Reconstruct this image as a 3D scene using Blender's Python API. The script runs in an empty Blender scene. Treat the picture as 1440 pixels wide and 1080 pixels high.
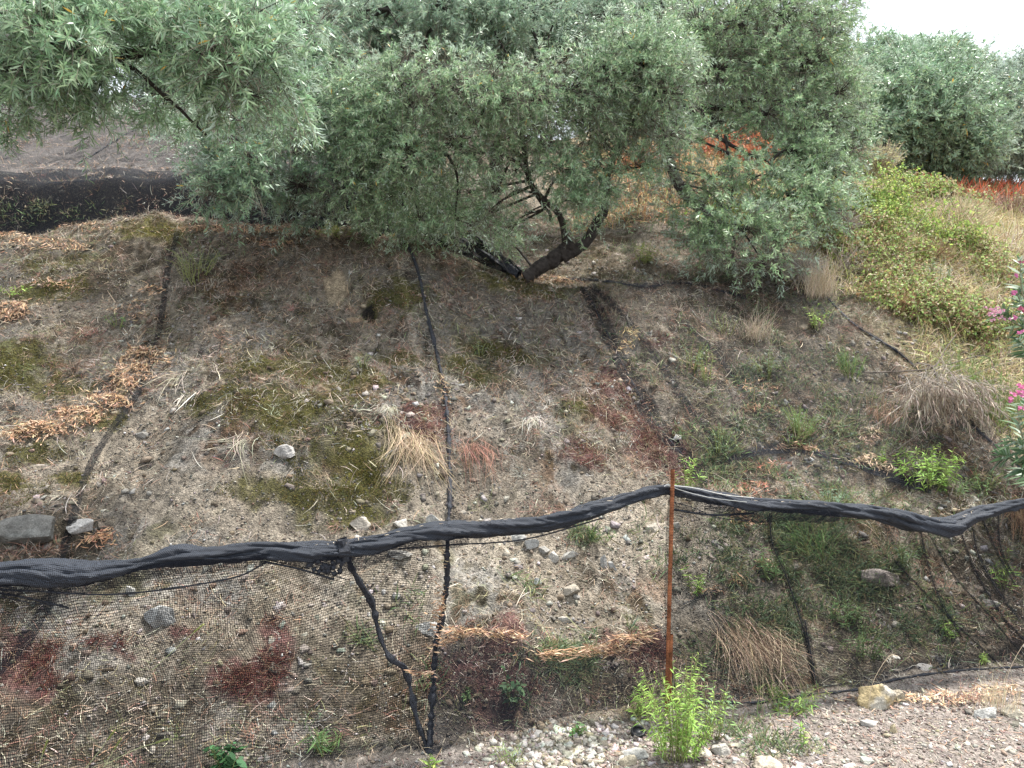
import bpy, math
import numpy as np
from mathutils import Vector
sc = bpy.context.scene
RAD = math.radians
# ------------------------------------------------------------------ camera, world, sun, exposure
CAM = np.array([0.0, 0.0, 1.6]); F = 1080.0; PITCH = math.atan(40/1080)
cd = bpy.data.cameras.new('camera'); cam = bpy.data.objects.new('camera', cd)
sc.collection.objects.link(cam); sc.camera = cam
cam.location = CAM; cam.rotation_euler = (math.pi/2-PITCH, 0, 0)
cd.sensor_width = 36; cd.lens = 36*F/1440; cd.clip_end = 2000; cd.clip_start = .05
SUN = Vector((0.34, 0.20, 0.92)).normalized()
el = math.asin(SUN.z); az = math.atan2(SUN.x, SUN.y)
w = bpy.data.worlds.new("World"); sc.world = w; w.use_nodes = True
nt = w.node_tree; nt.nodes.clear()
o = nt.nodes.new('ShaderNodeOutputWorld'); bg = nt.nodes.new('ShaderNodeBackground')
sky = nt.nodes.new('ShaderNodeTexSky'); sky.sky_type = 'NISHITA'; sky.sun_disc = False
sky.sun_elevation = el; sky.sun_rotation = az; sky.dust_density = 3.0; sky.air_density = 1.2
tc = nt.nodes.new('ShaderNodeTexCoord'); nz = nt.nodes.new('ShaderNodeTexNoise')
nz.inputs['Scale'].default_value = 2.6; nz.inputs['Detail'].default_value = 6
nt.links.new(tc.outputs['Generated'], nz.inputs['Vector'])
cr = nt.nodes.new('ShaderNodeValToRGB'); cr.color_ramp.elements[0].position = .18; cr.color_ramp.elements[1].position = .36
nt.links.new(nz.outputs['Fac'], cr.inputs['Fac'])
mx = nt.nodes.new('ShaderNodeMix'); mx.data_type = 'RGBA'
nt.links.new(cr.outputs['Color'], mx.inputs['Factor'])
nt.links.new(sky.outputs['Color'], mx.inputs[6]); mx.inputs[7].default_value = (14, 15.2, 16.6, 1)
nt.links.new(mx.outputs[2], bg.inputs['Color']); bg.inputs['Strength'].default_value = 0.052
nt.links.new(bg.outputs[0], o.inputs[0])
sl = bpy.data.lights.new('sun', 'SUN'); sl.energy = 5.0; sl.angle = RAD(5.5); sl.color = (1, .965, .915)
so = bpy.data.objects.new('sun', sl); sc.collection.objects.link(so)
so.rotation_euler = SUN.to_track_quat('Z', 'Y').to_euler()
sc.view_settings.view_transform = 'Standard'; sc.view_settings.look = 'None'
sc.view_settings.exposure = 1.12; sc.view_settings.gamma = 1
sc.cycles.transparent_max_bounces = 12; sc.cycles.max_bounces = 6; sc.cycles.diffuse_bounces = 3
sc.cycles.transmission_bounces = 3; sc.cycles.glossy_bounces = 2
R = np.random.default_rng(7)
# ------------------------------------------------------------------ helpers
def nrm(v): return v/np.maximum(np.linalg.norm(v, axis=-1, keepdims=True), 1e-9)
def rv(n): return nrm(R.normal(size=(n, 3)))
def ray(px, py):
    px = np.asarray(px, float); py = np.asarray(py, float)
    x = (px-720)/F; u = (540-py)/F; c, s = math.cos(PITCH), math.sin(PITCH)
    return np.stack([x, c+u*s, -s+u*c], -1)
def at(px, py, Y):
    d = ray(px, py); return CAM + d*(np.asarray(Y, float)/d[..., 1])[..., None]
def hsh(ix, iy, s):
    h = (ix.astype(np.int64)*374761393 + iy.astype(np.int64)*668265263 + s*1442695041) & 0xffffffff
    h = ((h ^ (h >> 13))*1274126177) & 0xffffffff
    return ((h ^ (h >> 16)) & 0xffff)/65535.0
def vn(x, y, s=0):
    ix = np.floor(x); iy = np.floor(y); fx = x-ix; fy = y-iy
    fx = fx*fx*(3-2*fx); fy = fy*fy*(3-2*fy)
    a = hsh(ix, iy, s); b = hsh(ix+1, iy, s); c = hsh(ix, iy+1, s); d = hsh(ix+1, iy+1, s)
    return (a*(1-fx)+b*fx)*(1-fy)+(c*(1-fx)+d*fx)*fy
def fbm(x, y, o=4, s=0):
    t = 0; a = .5; n = 0
    for k in range(o): t = t+a*vn(x*2**k, y*2**k, s+k*17); n += a; a *= .5
    return t/n*2-1
def mk(name, V, Q=None, T=None, mat=None, parent=None, col=None, uv=None, smooth=False, idx=None):
    """one mesh object from arrays"""
    V = np.asarray(V, np.float32).reshape(-1, 3)
    me = bpy.data.meshes.new(name); loops = []; tot = []
    if Q is not None and len(Q): Q = np.asarray(Q, np.int32).reshape(-1, 4); loops.append(Q.ravel()); tot.append(np.full(len(Q), 4, np.int32))
    if T is not None and len(T): T = np.asarray(T, np.int32).reshape(-1, 3); loops.append(T.ravel()); tot.append(np.full(len(T), 3, np.int32))
    L = np.concatenate(loops); tot = np.concatenate(tot)
    me.vertices.add(len(V)); me.vertices.foreach_set('co', V.ravel())
    me.loops.add(len(L)); me.loops.foreach_set('vertex_index', L)
    me.polygons.add(len(tot)); st = np.concatenate([[0], np.cumsum(tot)[:-1]]).astype(np.int32)
    me.polygons.foreach_set('loop_start', st)
    if smooth: me.polygons.foreach_set('use_smooth', np.ones(len(tot), bool))
    if idx is not None: me.polygons.foreach_set('material_index', np.asarray(idx, np.int32))
    me.update(calc_edges=True)
    if col is not None:
        c = np.asarray(col, np.float32).reshape(-1, 3); c4 = np.ones((len(V), 4), np.float32); c4[:, :3] = c
        at_ = me.color_attributes.new('Col', 'FLOAT_COLOR', 'POINT'); at_.data.foreach_set('color', c4.ravel())
    if uv is not None:
        ul = me.uv_layers.new(name='UVMap'); ul.data.foreach_set('uv', np.asarray(uv, np.float32).reshape(-1, 2)[L].ravel())
    for m in (mat if isinstance(mat, (list, tuple)) else [mat]):
        if m: me.materials.append(m)
    ob = bpy.data.objects.new(name, me); sc.collection.objects.link(ob)
    if parent is not None:
        ob.parent = parent; ob.matrix_parent_inverse = parent.matrix_world.inverted()
    return ob
def tag(o, label=None, cat=None, group=None, kind=None):
    if label: o['label'] = label
    if cat: o['category'] = cat
    if group: o['group'] = group
    if kind: o['kind'] = kind
    return o
def empty(name, loc, label, cat, group=None):
    e = bpy.data.objects.new(name, None); sc.collection.objects.link(e); e.location = tuple(float(v) for v in loc)
    e.empty_display_size = .1; e.matrix_world = __import__('mathutils').Matrix.Translation(e.location)
    return tag(e, label, cat, group)
def strips(P, D, L, W, bend, side, prof):
    """n tapered strips: returns verts, quads; prof = widths along"""
    n = len(P); k = len(prof); s = np.linspace(0, 1, k)[None, :, None]
    L = np.broadcast_to(np.asarray(L, float), (n,))[:, None, None]; W = np.broadcast_to(np.asarray(W, float), (n,))[:, None, None]
    c = P[:, None]+D[:, None]*L*s+bend[:, None]*L*s*s
    h = side[:, None]*W*np.asarray(prof)[None, :, None]/2
    V = np.stack([c-h, c+h], 2).reshape(-1, 3)
    b = (np.arange(n)*k*2)[:, None]+(np.arange(k-1)*2)[None]
    Q = np.stack([b, b+1, b+3, b+2], -1).reshape(-1, 4)
    return V, Q
def tubes(P, Rr, sides=3):
    """n tubes through k points each: P (n,k,3), Rr (n,k)"""
    P = np.asarray(P, float); n, k = P.shape[:2]
    t = nrm(np.gradient(P, axis=1)); ref = nrm(np.cross(t[:, :1], rv(n)[:, None]))
    a = nrm(ref-t*np.sum(ref*t, -1, keepdims=True)); b = np.cross(t, a)
    th = np.linspace(0, 2*np.pi, sides, endpoint=False)
    V = P[:, :, None]+(a[:, :, None]*np.cos(th)[:, None]+b[:, :, None]*np.sin(th)[:, None])*Rr[:, :, None, None]
    base = (np.arange(n)*k*sides)[:, None, None]; i = (np.arange(k-1)*sides)[None, :, None]; j = np.arange(sides)[None, None]; j2 = (j+1) % sides
    Q = np.stack([base+i+j, base+i+j2, base+i+sides+j2, base+i+sides+j], -1).reshape(-1, 4)
    return V.reshape(-1, 3), Q
def spline(pts, n):
    """Catmull-Rom resample of a polyline"""
    p = np.asarray(pts, float); p = np.vstack([2*p[0]-p[1], p, 2*p[-1]-p[-2]]); m = len(p)-3
    u = np.linspace(0, m-1e-6, n); i = u.astype(int); t = (u-i)[:, None]
    a, b, c, d = p[i], p[i+1], p[i+2], p[i+3]
    return .5*((2*b)+(c-a)*t+(2*a-5*b+4*c-d)*t*t+(3*b-a-3*c+d)*t**3)
class G:
    """gathers geometry for one mesh"""
    def __init__(s): s.V = []; s.Q = []; s.T = []; s.C = []; s.n = 0
    def add(s, V, Q=None, T=None, col=(1, 1, 1)):
        V = np.asarray(V).reshape(-1, 3)
        if Q is not None and len(Q): s.Q.append(np.asarray(Q)+s.n)
        if T is not None and len(T): s.T.append(np.asarray(T)+s.n)
        c = np.asarray(col, float)
        if c.ndim == 1: c = np.tile(c, (len(V), 1))
        elif len(c) != len(V): c = np.repeat(c, len(V)//len(c), 0)
        s.V.append(V); s.C.append(c); s.n += len(V)
    def build(s, name, mat, parent=None, smooth=False):
        return mk(name, np.vstack(s.V), np.vstack(s.Q) if s.Q else None, np.vstack(s.T) if s.T else None, mat, parent, np.vstack(s.C), smooth=smooth)
# ------------------------------------------------------------------ materials
def mat(name, rough=.9, base=(1, 1, 1), attr=True, trans=0., noise=None, bump=None, spec=.2, back=None):
    m = bpy.data.materials.new(name); m.use_nodes = True; t = m.node_tree; N = t.nodes; p = N['Principled BSDF']
    p.inputs['Roughness'].default_value = rough; p.inputs['Specular IOR Level'].default_value = spec
    col = None
    if attr:
        a = N.new('ShaderNodeAttribute'); a.attribute_name = 'Col'; col = a.outputs['Color']
    if base != (1, 1, 1) or not attr:
        r = N.new('ShaderNodeRGB'); r.outputs[0].default_value = (*base, 1)
        if col is not None:
            mm = N.new('ShaderNodeMix'); mm.data_type = 'RGBA'; mm.blend_type = 'MULTIPLY'; mm.inputs[0].default_value = 1
            t.links.new(col, mm.inputs[6]); t.links.new(r.outputs[0], mm.inputs[7]); col = mm.outputs[2]
        else: col = r.outputs[0]
    if noise:
        for sc_, lo, hi in noise:
            g = N.new('ShaderNodeNewGeometry'); n = N.new('ShaderNodeTexNoise'); n.inputs['Scale'].default_value = sc_; n.inputs['Detail'].default_value = 5
            t.links.new(g.outputs['Position'], n.inputs['Vector'])
            mr = N.new('ShaderNodeMapRange'); mr.inputs[1].default_value = .3; mr.inputs[2].default_value = .7; mr.inputs[3].default_value = lo; mr.inputs[4].default_value = hi
            t.links.new(n.outputs['Fac'], mr.inputs[0])
            mm = N.new('ShaderNodeVectorMath'); mm.operation = 'SCALE'; t.links.new(col, mm.inputs[0]); t.links.new(mr.outputs[0], mm.inputs['Scale']); col = mm.outputs[0]
    if back:
        g = N.new('ShaderNodeNewGeometry'); mm = N.new('ShaderNodeMix'); mm.data_type = 'RGBA'
        ad = N.new('ShaderNodeMix'); ad.data_type = 'RGBA'; ad.inputs[0].default_value = .65; ad.inputs[7].default_value = (*back, 1)
        t.links.new(col, ad.inputs[6]); t.links.new(g.outputs['Backfacing'], mm.inputs[0]); t.links.new(col, mm.inputs[6]); t.links.new(ad.outputs[2], mm.inputs[7]); col = mm.outputs[2]
    t.links.new(col, p.inputs['Base Color'])
    if bump:
        g = N.new('ShaderNodeNewGeometry'); n = N.new('ShaderNodeTexNoise'); n.inputs['Scale'].default_value = bump[0]; n.inputs['Detail'].default_value = 6
        t.links.new(g.outputs['Position'], n.inputs['Vector']); b = N.new('ShaderNodeBump'); b.inputs['Strength'].default_value = bump[1]; b.inputs['Distance'].default_value = bump[2]
        t.links.new(n.outputs['Fac'], b.inputs['Height']); t.links.new(b.outputs[0], p.inputs['Normal'])
    if trans:
        tr = N.new('ShaderNodeBsdfTranslucent'); t.links.new(col, tr.inputs[0]); ms = N.new('ShaderNodeMixShader'); ms.inputs[0].default_value = trans
        t.links.new(p.outputs[0], ms.inputs[1]); t.links.new(tr.outputs[0], ms.inputs[2]); t.links.new(ms.outputs[0], N['Material Output'].inputs[0])
    return m
def net_mat(name, period, cover, col=(.010, .012, .018), extra=0.):
    """woven net: dark thread with real gaps, period in metres, cover = thread share of the period"""
    m = bpy.data.materials.new(name); m.use_nodes = True; t = m.node_tree; N = t.nodes; p = N['Principled BSDF']
    p.inputs['Base Color'].default_value = (*col, 1); p.inputs['Roughness'].default_value = .8; p.inputs['Specular IOR Level'].default_value = .12
    uv = N.new('ShaderNodeUVMap'); sep = N.new('ShaderNodeSeparateXYZ'); t.links.new(uv.outputs[0], sep.inputs[0]); outs = []
    for k in (0, 1):
        a = N.new('ShaderNodeMath'); a.operation = 'DIVIDE'; t.links.new(sep.outputs[k], a.inputs[0]); a.inputs[1].default_value = period*(1.0 if k == 0 else 1.35)
        f = N.new('ShaderNodeMath'); f.operation = 'FRACT'; t.links.new(a.outputs[0], f.inputs[0])
        c = N.new('ShaderNodeMath'); c.operation = 'LESS_THAN'; t.links.new(f.outputs[0], c.inputs[0]); c.inputs[1].default_value = cover
        outs.append(c.outputs[0])
    mxx = N.new('ShaderNodeMath'); mxx.operation = 'MAXIMUM'; t.links.new(outs[0], mxx.inputs[0]); t.links.new(outs[1], mxx.inputs[1])
    # patches where the net lies doubled
    n = N.new('ShaderNodeTexNoise'); n.inputs['Scale'].default_value = 3.2; n.inputs['Detail'].default_value = 3; t.links.new(uv.outputs[0], n.inputs['Vector'])
    mr = N.new('ShaderNodeMapRange'); mr.inputs[1].default_value = .5; mr.inputs[2].default_value = .75; mr.inputs[3].default_value = 0; mr.inputs[4].default_value = extra
    t.links.new(n.outputs['Fac'], mr.inputs[0])
    ad = N.new('ShaderNodeMath'); ad.operation = 'ADD'; ad.use_clamp = True; t.links.new(mxx.outputs[0], ad.inputs[0]); t.links.new(mr.outputs[0], ad.inputs[1])
    tr = N.new('ShaderNodeBsdfTransparent'); ms = N.new('ShaderNodeMixShader')
    t.links.new(ad.outputs[0], ms.inputs[0]); t.links.new(tr.outputs[0], ms.inputs[1]); t.links.new(p.outputs[0], ms.inputs[2])
    t.links.new(ms.outputs[0], N['Material Output'].inputs[0]); return m
M_leaf = mat('olive_leaf', rough=.42, trans=.28, spec=.35, back=(.55, .64, .56))
M_green = mat('green_leaf', rough=.6, trans=.35, spec=.2)
M_dry = mat('dry_plant', rough=.8, trans=.12)
M_bark = mat('bark', noise=[(40, .55, 1.4)], bump=(60, .9, .01))
M_twig = mat('twig', rough=.85)
M_stone = mat('stone', base=(.85, .83, .8), noise=[(25, .65, 1.25), (160, .7, 1.3)], bump=(90, .9, .008), rough=.85)
M_rust = mat('rusty_iron', attr=False, base=(.20, .075, .035), noise=[(30, .45, 1.5), (200, .7, 1.3)], bump=(220, .8, .003), rough=.85)
M_black = mat('black_plastic', attr=False, base=(.014, .015, .017), rough=.4, spec=.5)
M_wire = mat('grey_wire', attr=False, base=(.55, .55, .52), rough=.5)
M_netbig = net_mat('coarse_net', .0068, .19, col=(.006, .0075, .011), extra=.04)
M_netfine = net_mat('fine_net', .0045, .28, col=(.006, .0075, .011), extra=.25)
M_netdark = net_mat('dark_doubled_net', .004, .36, extra=.25)
M_netwall = net_mat('terrace_net_weave', .006, .52, col=(.006, .007, .010), extra=.3)
M_netveil = net_mat('thin_net', .0045, .13, col=(.006, .0075, .011), extra=.2)
M_netblack = net_mat('black_gathered_net', .006, .72, col=(.005, .006, .009), extra=.2)
M_netband = net_mat('folded_net_band', .004, .26, col=(.006, .0075, .011), extra=.2)
M_cord = mat('net_cord', attr=False, base=(.022, .024, .030), noise=[(120, .4, 1.8)], bump=(300, 1, .004), rough=.6)
def roll_mat():
    m = mat('rolled_net', attr=False, base=(.016, .019, .027), rough=.6, spec=.3); t = m.node_tree; N = t.nodes; p = N['Principled BSDF']
    uv = N.new('ShaderNodeUVMap'); sep = N.new('ShaderNodeSeparateXYZ'); t.links.new(uv.outputs[0], sep.inputs[0]); oo = []
    for k, per in ((0, .006), (1, .005)):
        a = N.new('ShaderNodeMath'); a.operation = 'MULTIPLY'; t.links.new(sep.outputs[k], a.inputs[0]); a.inputs[1].default_value = 2*math.pi/per
        s = N.new('ShaderNodeMath'); s.operation = 'SINE'; t.links.new(a.outputs[0], s.inputs[0]); oo.append(s.outputs[0])
    mm = N.new('ShaderNodeMath'); mm.operation = 'MAXIMUM'; t.links.new(oo[0], mm.inputs[0]); t.links.new(oo[1], mm.inputs[1])
    mr = N.new('ShaderNodeMapRange'); mr.inputs[1].default_value = 0; mr.inputs[2].default_value = 1; t.links.new(mm.outputs[0], mr.inputs[0])
    c = N.new('ShaderNodeMix'); c.data_type = 'RGBA'; c.inputs[6].default_value = (.002, .003, .004, 1); c.inputs[7].default_value = (.040, .048, .066, 1)
    t.links.new(mr.outputs[0], c.inputs[0]); t.links.new(c.outputs[2], p.inputs['Base Color'])
    b = N.new('ShaderNodeBump'); b.inputs['Distance'].default_value = .002; b.inputs['Strength'].default_value = .8; t.links.new(mr.outputs[0], b.inputs['Height']); t.links.new(b.outputs[0], p.inputs['Normal'])
    return m
M_roll = roll_mat()
# ------------------------------------------------------------------ terrain
def fenceY(a): return 3.132/(1-.3*np.clip(a, -1.6, 1.6))
prof = {  # image column -> (distance, height) down the bank, terrace, upper slope
 -500: [(2.3, 0), (2.4, .12), (3.6, .95), (4.7, 1.7), (6.1, 2.6), (7.2, 2.6), (7.5, 3.3), (8.2, 3.6), (14, 6.3), (20, 8), (60, 9)],
 0: [(2.6, 0), (2.75, .12), (3.9, .88), (5.0, 1.6), (6.3, 2.55), (7.2, 2.50), (7.5, 3.24), (8.2, 3.48), (14, 6.3), (20, 8), (60, 9)],
 300: [(2.8, 0), (2.95, .1), (4.0, .9), (5, 1.62), (6.35, 2.70), (7.2, 2.60), (7.5, 3.24), (8.3, 3.5), (14, 6.2), (20, 8), (60, 9)],
 600: [(3.03, 0), (3.15, .08), (4.2, .9), (5.2, 1.65), (6.35, 2.60), (7.2, 2.52), (7.6, 3.1), (8.4, 3.4), (14, 5.9), (20, 7.6), (60, 9)],
 700: [(3.1, 0), (3.25, .08), (4.3, .88), (5.2, 1.55), (6.25, 2.3), (6.9, 2.3), (7.6, 2.8), (9, 3.4), (14, 5.7), (20, 7.4), (60, 9)],
 780: [(3.18, 0), (3.3, .08), (4.3, .85), (5.2, 1.5), (6.15, 2.22), (6.5, 2.26), (9, 3.15), (14, 5.2), (20, 7), (60, 9)],
 900: [(3.3, 0), (3.45, .08), (4.4, .82), (5.3, 1.48), (6.2, 2.18), (6.6, 2.22), (8, 3.0), (10, 4.0), (14, 5.5), (20, 8), (60, 9)],
 1040: [(3.42, 0), (3.6, .1), (4.5, .8), (5.4, 1.42), (6.3, 2.12), (6.7, 2.2), (8, 2.9), (10, 3.75), (14, 5.3), (20, 7.6), (60, 9)],
 1200: [(3.6, 0), (3.8, .12), (4.6, .75), (6, 1.82), (7, 2.42), (9, 3.2), (12, 4.2), (16, 5.2), (20, 6.0), (60, 5)],
 1440: [(3.93, -.02), (4.1, .12), (5, .9), (6.5, 1.75), (8, 2.6), (10, 3.3), (13, 4.2), (18, 5.4), (24, 6.0), (60, 3)],
 1900: [(4.6, 0), (4.8, .1), (6, .9), (8, 2), (10, 2.9), (13, 3.7), (18, 5.2), (24, 5.8), (60, 3)]}
AA = np.arange(-1.6, 1.601, .02); YY = np.arange(0, 62, .05)
cols = sorted(prof); ca = [(c-720)/F for c in cols]
tab = np.array([np.interp(YY, [0, prof[c][0][0]-.4]+[q[0] for q in prof[c]], [0, 0]+[q[1] for q in prof[c]]) for c in cols])
TAB = np.array([[0.0]*len(YY)]*len(AA))
for j in range(len(YY)): TAB[:, j] = np.interp(AA, ca, tab[:, j])
for _ in range(2):
    P_ = np.pad(TAB, ((2, 2), (1, 1)), 'edge')
    TAB = sum(P_[2+i:2+i+len(AA), 1+j:1+j+len(YY)]*wi*wj for i, wi in zip((-2, -1, 0, 1, 2), (.1, .2, .4, .2, .1)) for j, wj in zip((-1, 0, 1), (.25, .5, .25)))
bumps = []
def H(X, Y, fine=True):
    X = np.asarray(X, float); Y = np.asarray(Y, float); Yc = np.clip(Y, .6, 61.8)
    a = np.clip(X/Yc, -1.59, 1.59); i = (a+1.6)/.02; j = Yc/.05; i0 = np.minimum(i.astype(int), len(AA)-2); j0 = np.minimum(j.astype(int), len(YY)-2); fi = i-i0; fj = j-j0
    z = TAB[i0, j0]*(1-fi)*(1-fj)+TAB[i0+1, j0]*fi*(1-fj)+TAB[i0, j0+1]*(1-fi)*fj+TAB[i0+1, j0+1]*fi*fj
    bank = np.clip((Y-fenceY(X/Yc)-.02)/.5, 0, 1)
    z = z+bank*(.10*fbm(X*.9, Y*.9, 2, 3)+.05*fbm(X*2.6, Y*2.6, 3, 5))
    if fine:
        z = z+(.12+.88*bank)*(.042*fbm(X*7, Y*7, 3, 9)-.075*np.abs(fbm(X*3.6+2, Y*4.4, 4, 10))+.026*np.abs(fbm(X*17, Y*17, 3, 12))+.008*vn(X*55, Y*55, 13))
    for bx, by, r, amp in bumps:
        z = z+amp*np.exp(-((X-bx)**2+(Y-by)**2)/r**2)
    return z
def ground(px, py, fine=True, off=0.):
    """where the view line through a photo pixel meets the terrain"""
    d = ray(px, py).reshape(-1, 3); d = d/d[:, 1:2]; n = len(d); out = np.full(n, 40.)
    lo = np.full(n, 1.5); done = np.zeros(n, bool); y = 1.6
    while y < 40 and not done.all():
        P = CAM+d*y; hit = (~done) & (P[:, 2] < H(P[:, 0], P[:, 1], fine)+off)
        out[hit] = y; done |= hit; lo[~done] = y; y += .04 if y < 9 else .2
    hi = out.copy()
    for _ in range(7):
        m = (lo+hi)/2; P = CAM+d*m[:, None]; b = P[:, 2] < H(P[:, 0], P[:, 1], fine)+off
        hi = np.where(b, m, hi); lo = np.where(b, lo, m)
    return CAM+d*hi[:, None]
def g1(px, py, **k): return ground(np.array([px]), np.array([py]), **k)[0]
_b = []
for px, py, r, amp in [(400, 578, .26, .05), (310, 562, .12, .04), (485, 630, .2, .05), (430, 695, .24, .04), (30, 505, .2, .05), (205, 328, .3, .07), (518, 441, .06, -.30), (505, 425, .07, -.05), (470, 412, .11, -.10), (380, 540, .35, .06), (480, 640, .3, .06), (90, 410, .35, .08), (30, 510, .3, .06),
                       (330, 600, .3, .05), (1230, 800, .18, .10), (430, 395, .15, .07), (880, 560, .25, -.05), (960, 640, .25, -.06), (720, 930, .22, .16), (640, 640, .08, -.05), (560, 590, .2, .05), (660, 700, .12, -.04)]:
    p = g1(px, py); _b.append((p[0], p[1], r, amp))
bumps.extend(_b)
def normal(X, Y):
    e = .03; return nrm(np.stack([-(H(X+e, Y, False)-H(X-e, Y, False))/(2*e), -(H(X, Y+e, False)-H(X, Y-e, False))/(2*e), np.ones_like(X)], -1))
def axis(lo, hi, step, far, g=1.14):
    c = list(np.arange(lo, hi, step)); s = step; x = c[-1]
    while x < far: s *= g; x += s; c.append(x)
    s = step; x = lo; L = []
    while x > -far: s *= g; x -= s; L.append(x)
    return np.array(L[::-1]+c)
gx = axis(-5.0, 6.0, .0135, 400, 1.12); gy = axis(2.3, 8.2, .0135, 400, 1.12)
XX, YG = np.meshgrid(gx, gy); Z = H(XX, YG)
nx, ny = len(gx), len(gy); ii = (np.arange(ny-1)[:, None]*nx+np.arange(nx-1)[None]).ravel()
Qg = np.stack([ii, ii+1, ii+nx+1, ii+nx], -1)
SOIL = np.array([.295, .253, .20]); GREY = np.array([.225, .21, .187]); BROWN = np.array([.066, .052, .034]); MOSS = np.array([.085, .080, .018]); RED = np.array([.10, .05, .045]); ROAD = np.array([.25, .215, .19]); GRN = np.array([.10, .12, .045]); TAN = np.array([.42, .33, .2]); RUST = np.array([.27, .14, .07])
x_, y_ = XX.ravel(), YG.ravel()
_pl = [(330, 705, 180, 45), (170, 650, 70, 50), (720, 770, 90, 40), (560, 810, 60, 60), (700, 690, 70, 50), (250, 890, 170, 45), (470, 870, 110, 50), (110, 430, 90, 22), (200, 600, 60, 30), (470, 410, 22, 24), (860, 700, 60, 26), (800, 860, 90, 30), (700, 600, 60, 25), (560, 640, 40, 30), (880, 760, 60, 40), (1000, 780, 60, 60), (1180, 545, 60, 30), (1230, 570, 60, 25), (1150, 660, 60, 20), (430, 760, 90, 20), (980, 900, 40, 30), (1270, 840, 50, 25), (290, 790, 120, 20), (300, 460, 50, 16), (60, 560, 60, 20)]
_pw = [(g1(a, b), c, d) for a, b, c, d in _pl]
def pale(x, y):
    o_ = 0
    for p, rx, ry in _pw: o_ = np.maximum(o_, np.exp(-.7*(((x-p[0])/(rx*p[1]/F))**2+((y-p[1])/(ry*p[1]/F*1.1))**2)))
    return o_
C = np.tile(SOIL, (len(x_), 1))
def mixc(C, c, f): return C*(1-f[:, None])+c*f[:, None]
def sstep(v, a, b): t = np.clip((v-a)/(b-a), 0, 1); return t*t*(3-2*t)
nA = fbm(x_*1.7, y_*1.7, 4, 21); nB = fbm(x_*7, y_*7, 4, 22); nC = fbm(x_*22, y_*22, 3, 23)
C = mixc(C, GREY, sstep(nA+.5*nC, -.25, .4))
C = mixc(C, BROWN, .85*sstep(fbm(x_*2.3, y_*2.3, 4, 31)+.7*nB+.5*nC, -.05, .35))
C = mixc(C, MOSS*.8, .6*sstep(fbm(x_*2.9+9, y_*2.9, 4, 41)+.6*nC-.2*nB, .22, .5))
C = mixc(C, RUST*.9, .35*sstep(fbm(x_*4.1+3, y_*4.1, 4, 51)+.6*nC, .22, .5))
C = mixc(C, BROWN*.5, .75*sstep(nC-.4*nB, .22, .55))
C = mixc(C, SOIL*(.8+.4*vn(x_*40, y_*40, 83))[:, None]*.95, .8*sstep(pale(x_, y_)+.25*nB+.25*nC, .3, .75))
low = (1-sstep(y_-fenceY(x_/np.maximum(y_, .6)), .25, .7))*(y_-fenceY(x_/np.maximum(y_, .6)) > -.05); C = mixc(C, BROWN*.75, .75*low*sstep(nB+.3, -.3, .3))
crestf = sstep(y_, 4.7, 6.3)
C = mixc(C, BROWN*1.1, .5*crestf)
mossp = [(205, 320, 45, 16), (400, 575, 75, 28), (310, 560, 40, 20), (480, 640, 90, 40), (430, 690, 90, 22), (520, 690, 60, 20), (30, 500, 60, 26), (70, 400, 60, 20), (60, 545, 60, 16), (90, 370, 60, 16), (150, 590, 30, 12), (45, 640, 40, 16), (20, 690, 40, 18),
         (480, 560, 40, 15), (820, 570, 40, 12), (500, 530, 60, 18), (700, 500, 60, 16), (370, 505, 60, 20), (740, 400, 90, 22), (560, 420, 40, 26), (100, 670, 30, 10), (400, 520, 90, 18), (655, 515, 50, 14), (560, 505, 46, 12)]
redp = [(600, 590, 35, 22), (865, 545, 25, 25), (875, 585, 40, 18), (830, 640, 40, 20), (925, 630, 35, 35), (20, 925, 50, 26), (60, 965, 30, 24), (350, 955, 46, 20), (385, 915, 22, 22), (680, 935, 70, 45), (900, 915, 45, 20), (150, 905, 34, 9), (380, 890, 18, 16), (262, 888, 22, 6), (925, 480, 20, 14)]
for lst, c in ((mossp, MOSS), (redp, RED*1.3)):
    for px, py, rx, ry in lst:
        p = g1(px, py); wx = rx*p[1]/F; wy = ry*p[1]/F*1.15
        d = np.sqrt(((x_-p[0])/wx)**2+((y_-p[1])/wy)**2)+.9*fbm(x_*6, y_*6, 3, 61)+.6*nC
        C = mixc(C, c, .85*(1-sstep(d, .6, 1.3)))
for px, py, rr_, c in ((470, 398, .075, np.array([.40, .32, .22])), (475, 420, .07, np.array([.36, .29, .2])), (518, 441, .05, np.array([.02, .016, .012]))):  # pale clay spots, then the burrow's inner shade painted near-black into the soil
    p = g1(px, py); C = mixc(C, c, .95*(1-sstep(np.hypot(x_-p[0], y_-p[1])/rr_+.5*nB, .7, 1.1)))
f = 1-sstep(y_-fenceY(x_/np.maximum(y_, .6)), -.12, .12); C = mixc(C, ROAD, f)
# vegetated ground to the right and beyond
rt = sstep(x_/np.maximum(y_, .6), .42, .55)*sstep(y_, 5.2, 6.2); C = mixc(C, np.array([.20, .165, .085]), rt*.9)
ul = sstep(y_, 7.2, 8)*(1-sstep(x_/np.maximum(y_, .6), -.25, -.1)); C = mixc(C, np.array([.17, .155, .15]), ul*.8)
far = sstep(y_, 9, 12)*sstep(x_/np.maximum(y_, .6), .0, .1); C = mixc(C, TAN*.8, far*.8)
far2 = sstep(y_, 11, 13)*sstep(x_/np.maximum(y_, .6), .45, .5); C = mixc(C, np.array([.30, .11, .06]), far2*sstep(fbm(x_*.5, y_*.5, 3, 71), -.2, .2)*.8)
C = C*(.6+.8*vn(x_*60, y_*60, 81)[:, None])
Mg = mat('bank_soil', rough=.95, spec=.1, noise=[(14, .75, 1.2), (70, .6, 1.35), (300, .5, 1.45)], bump=(110, 1, .02))
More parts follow.
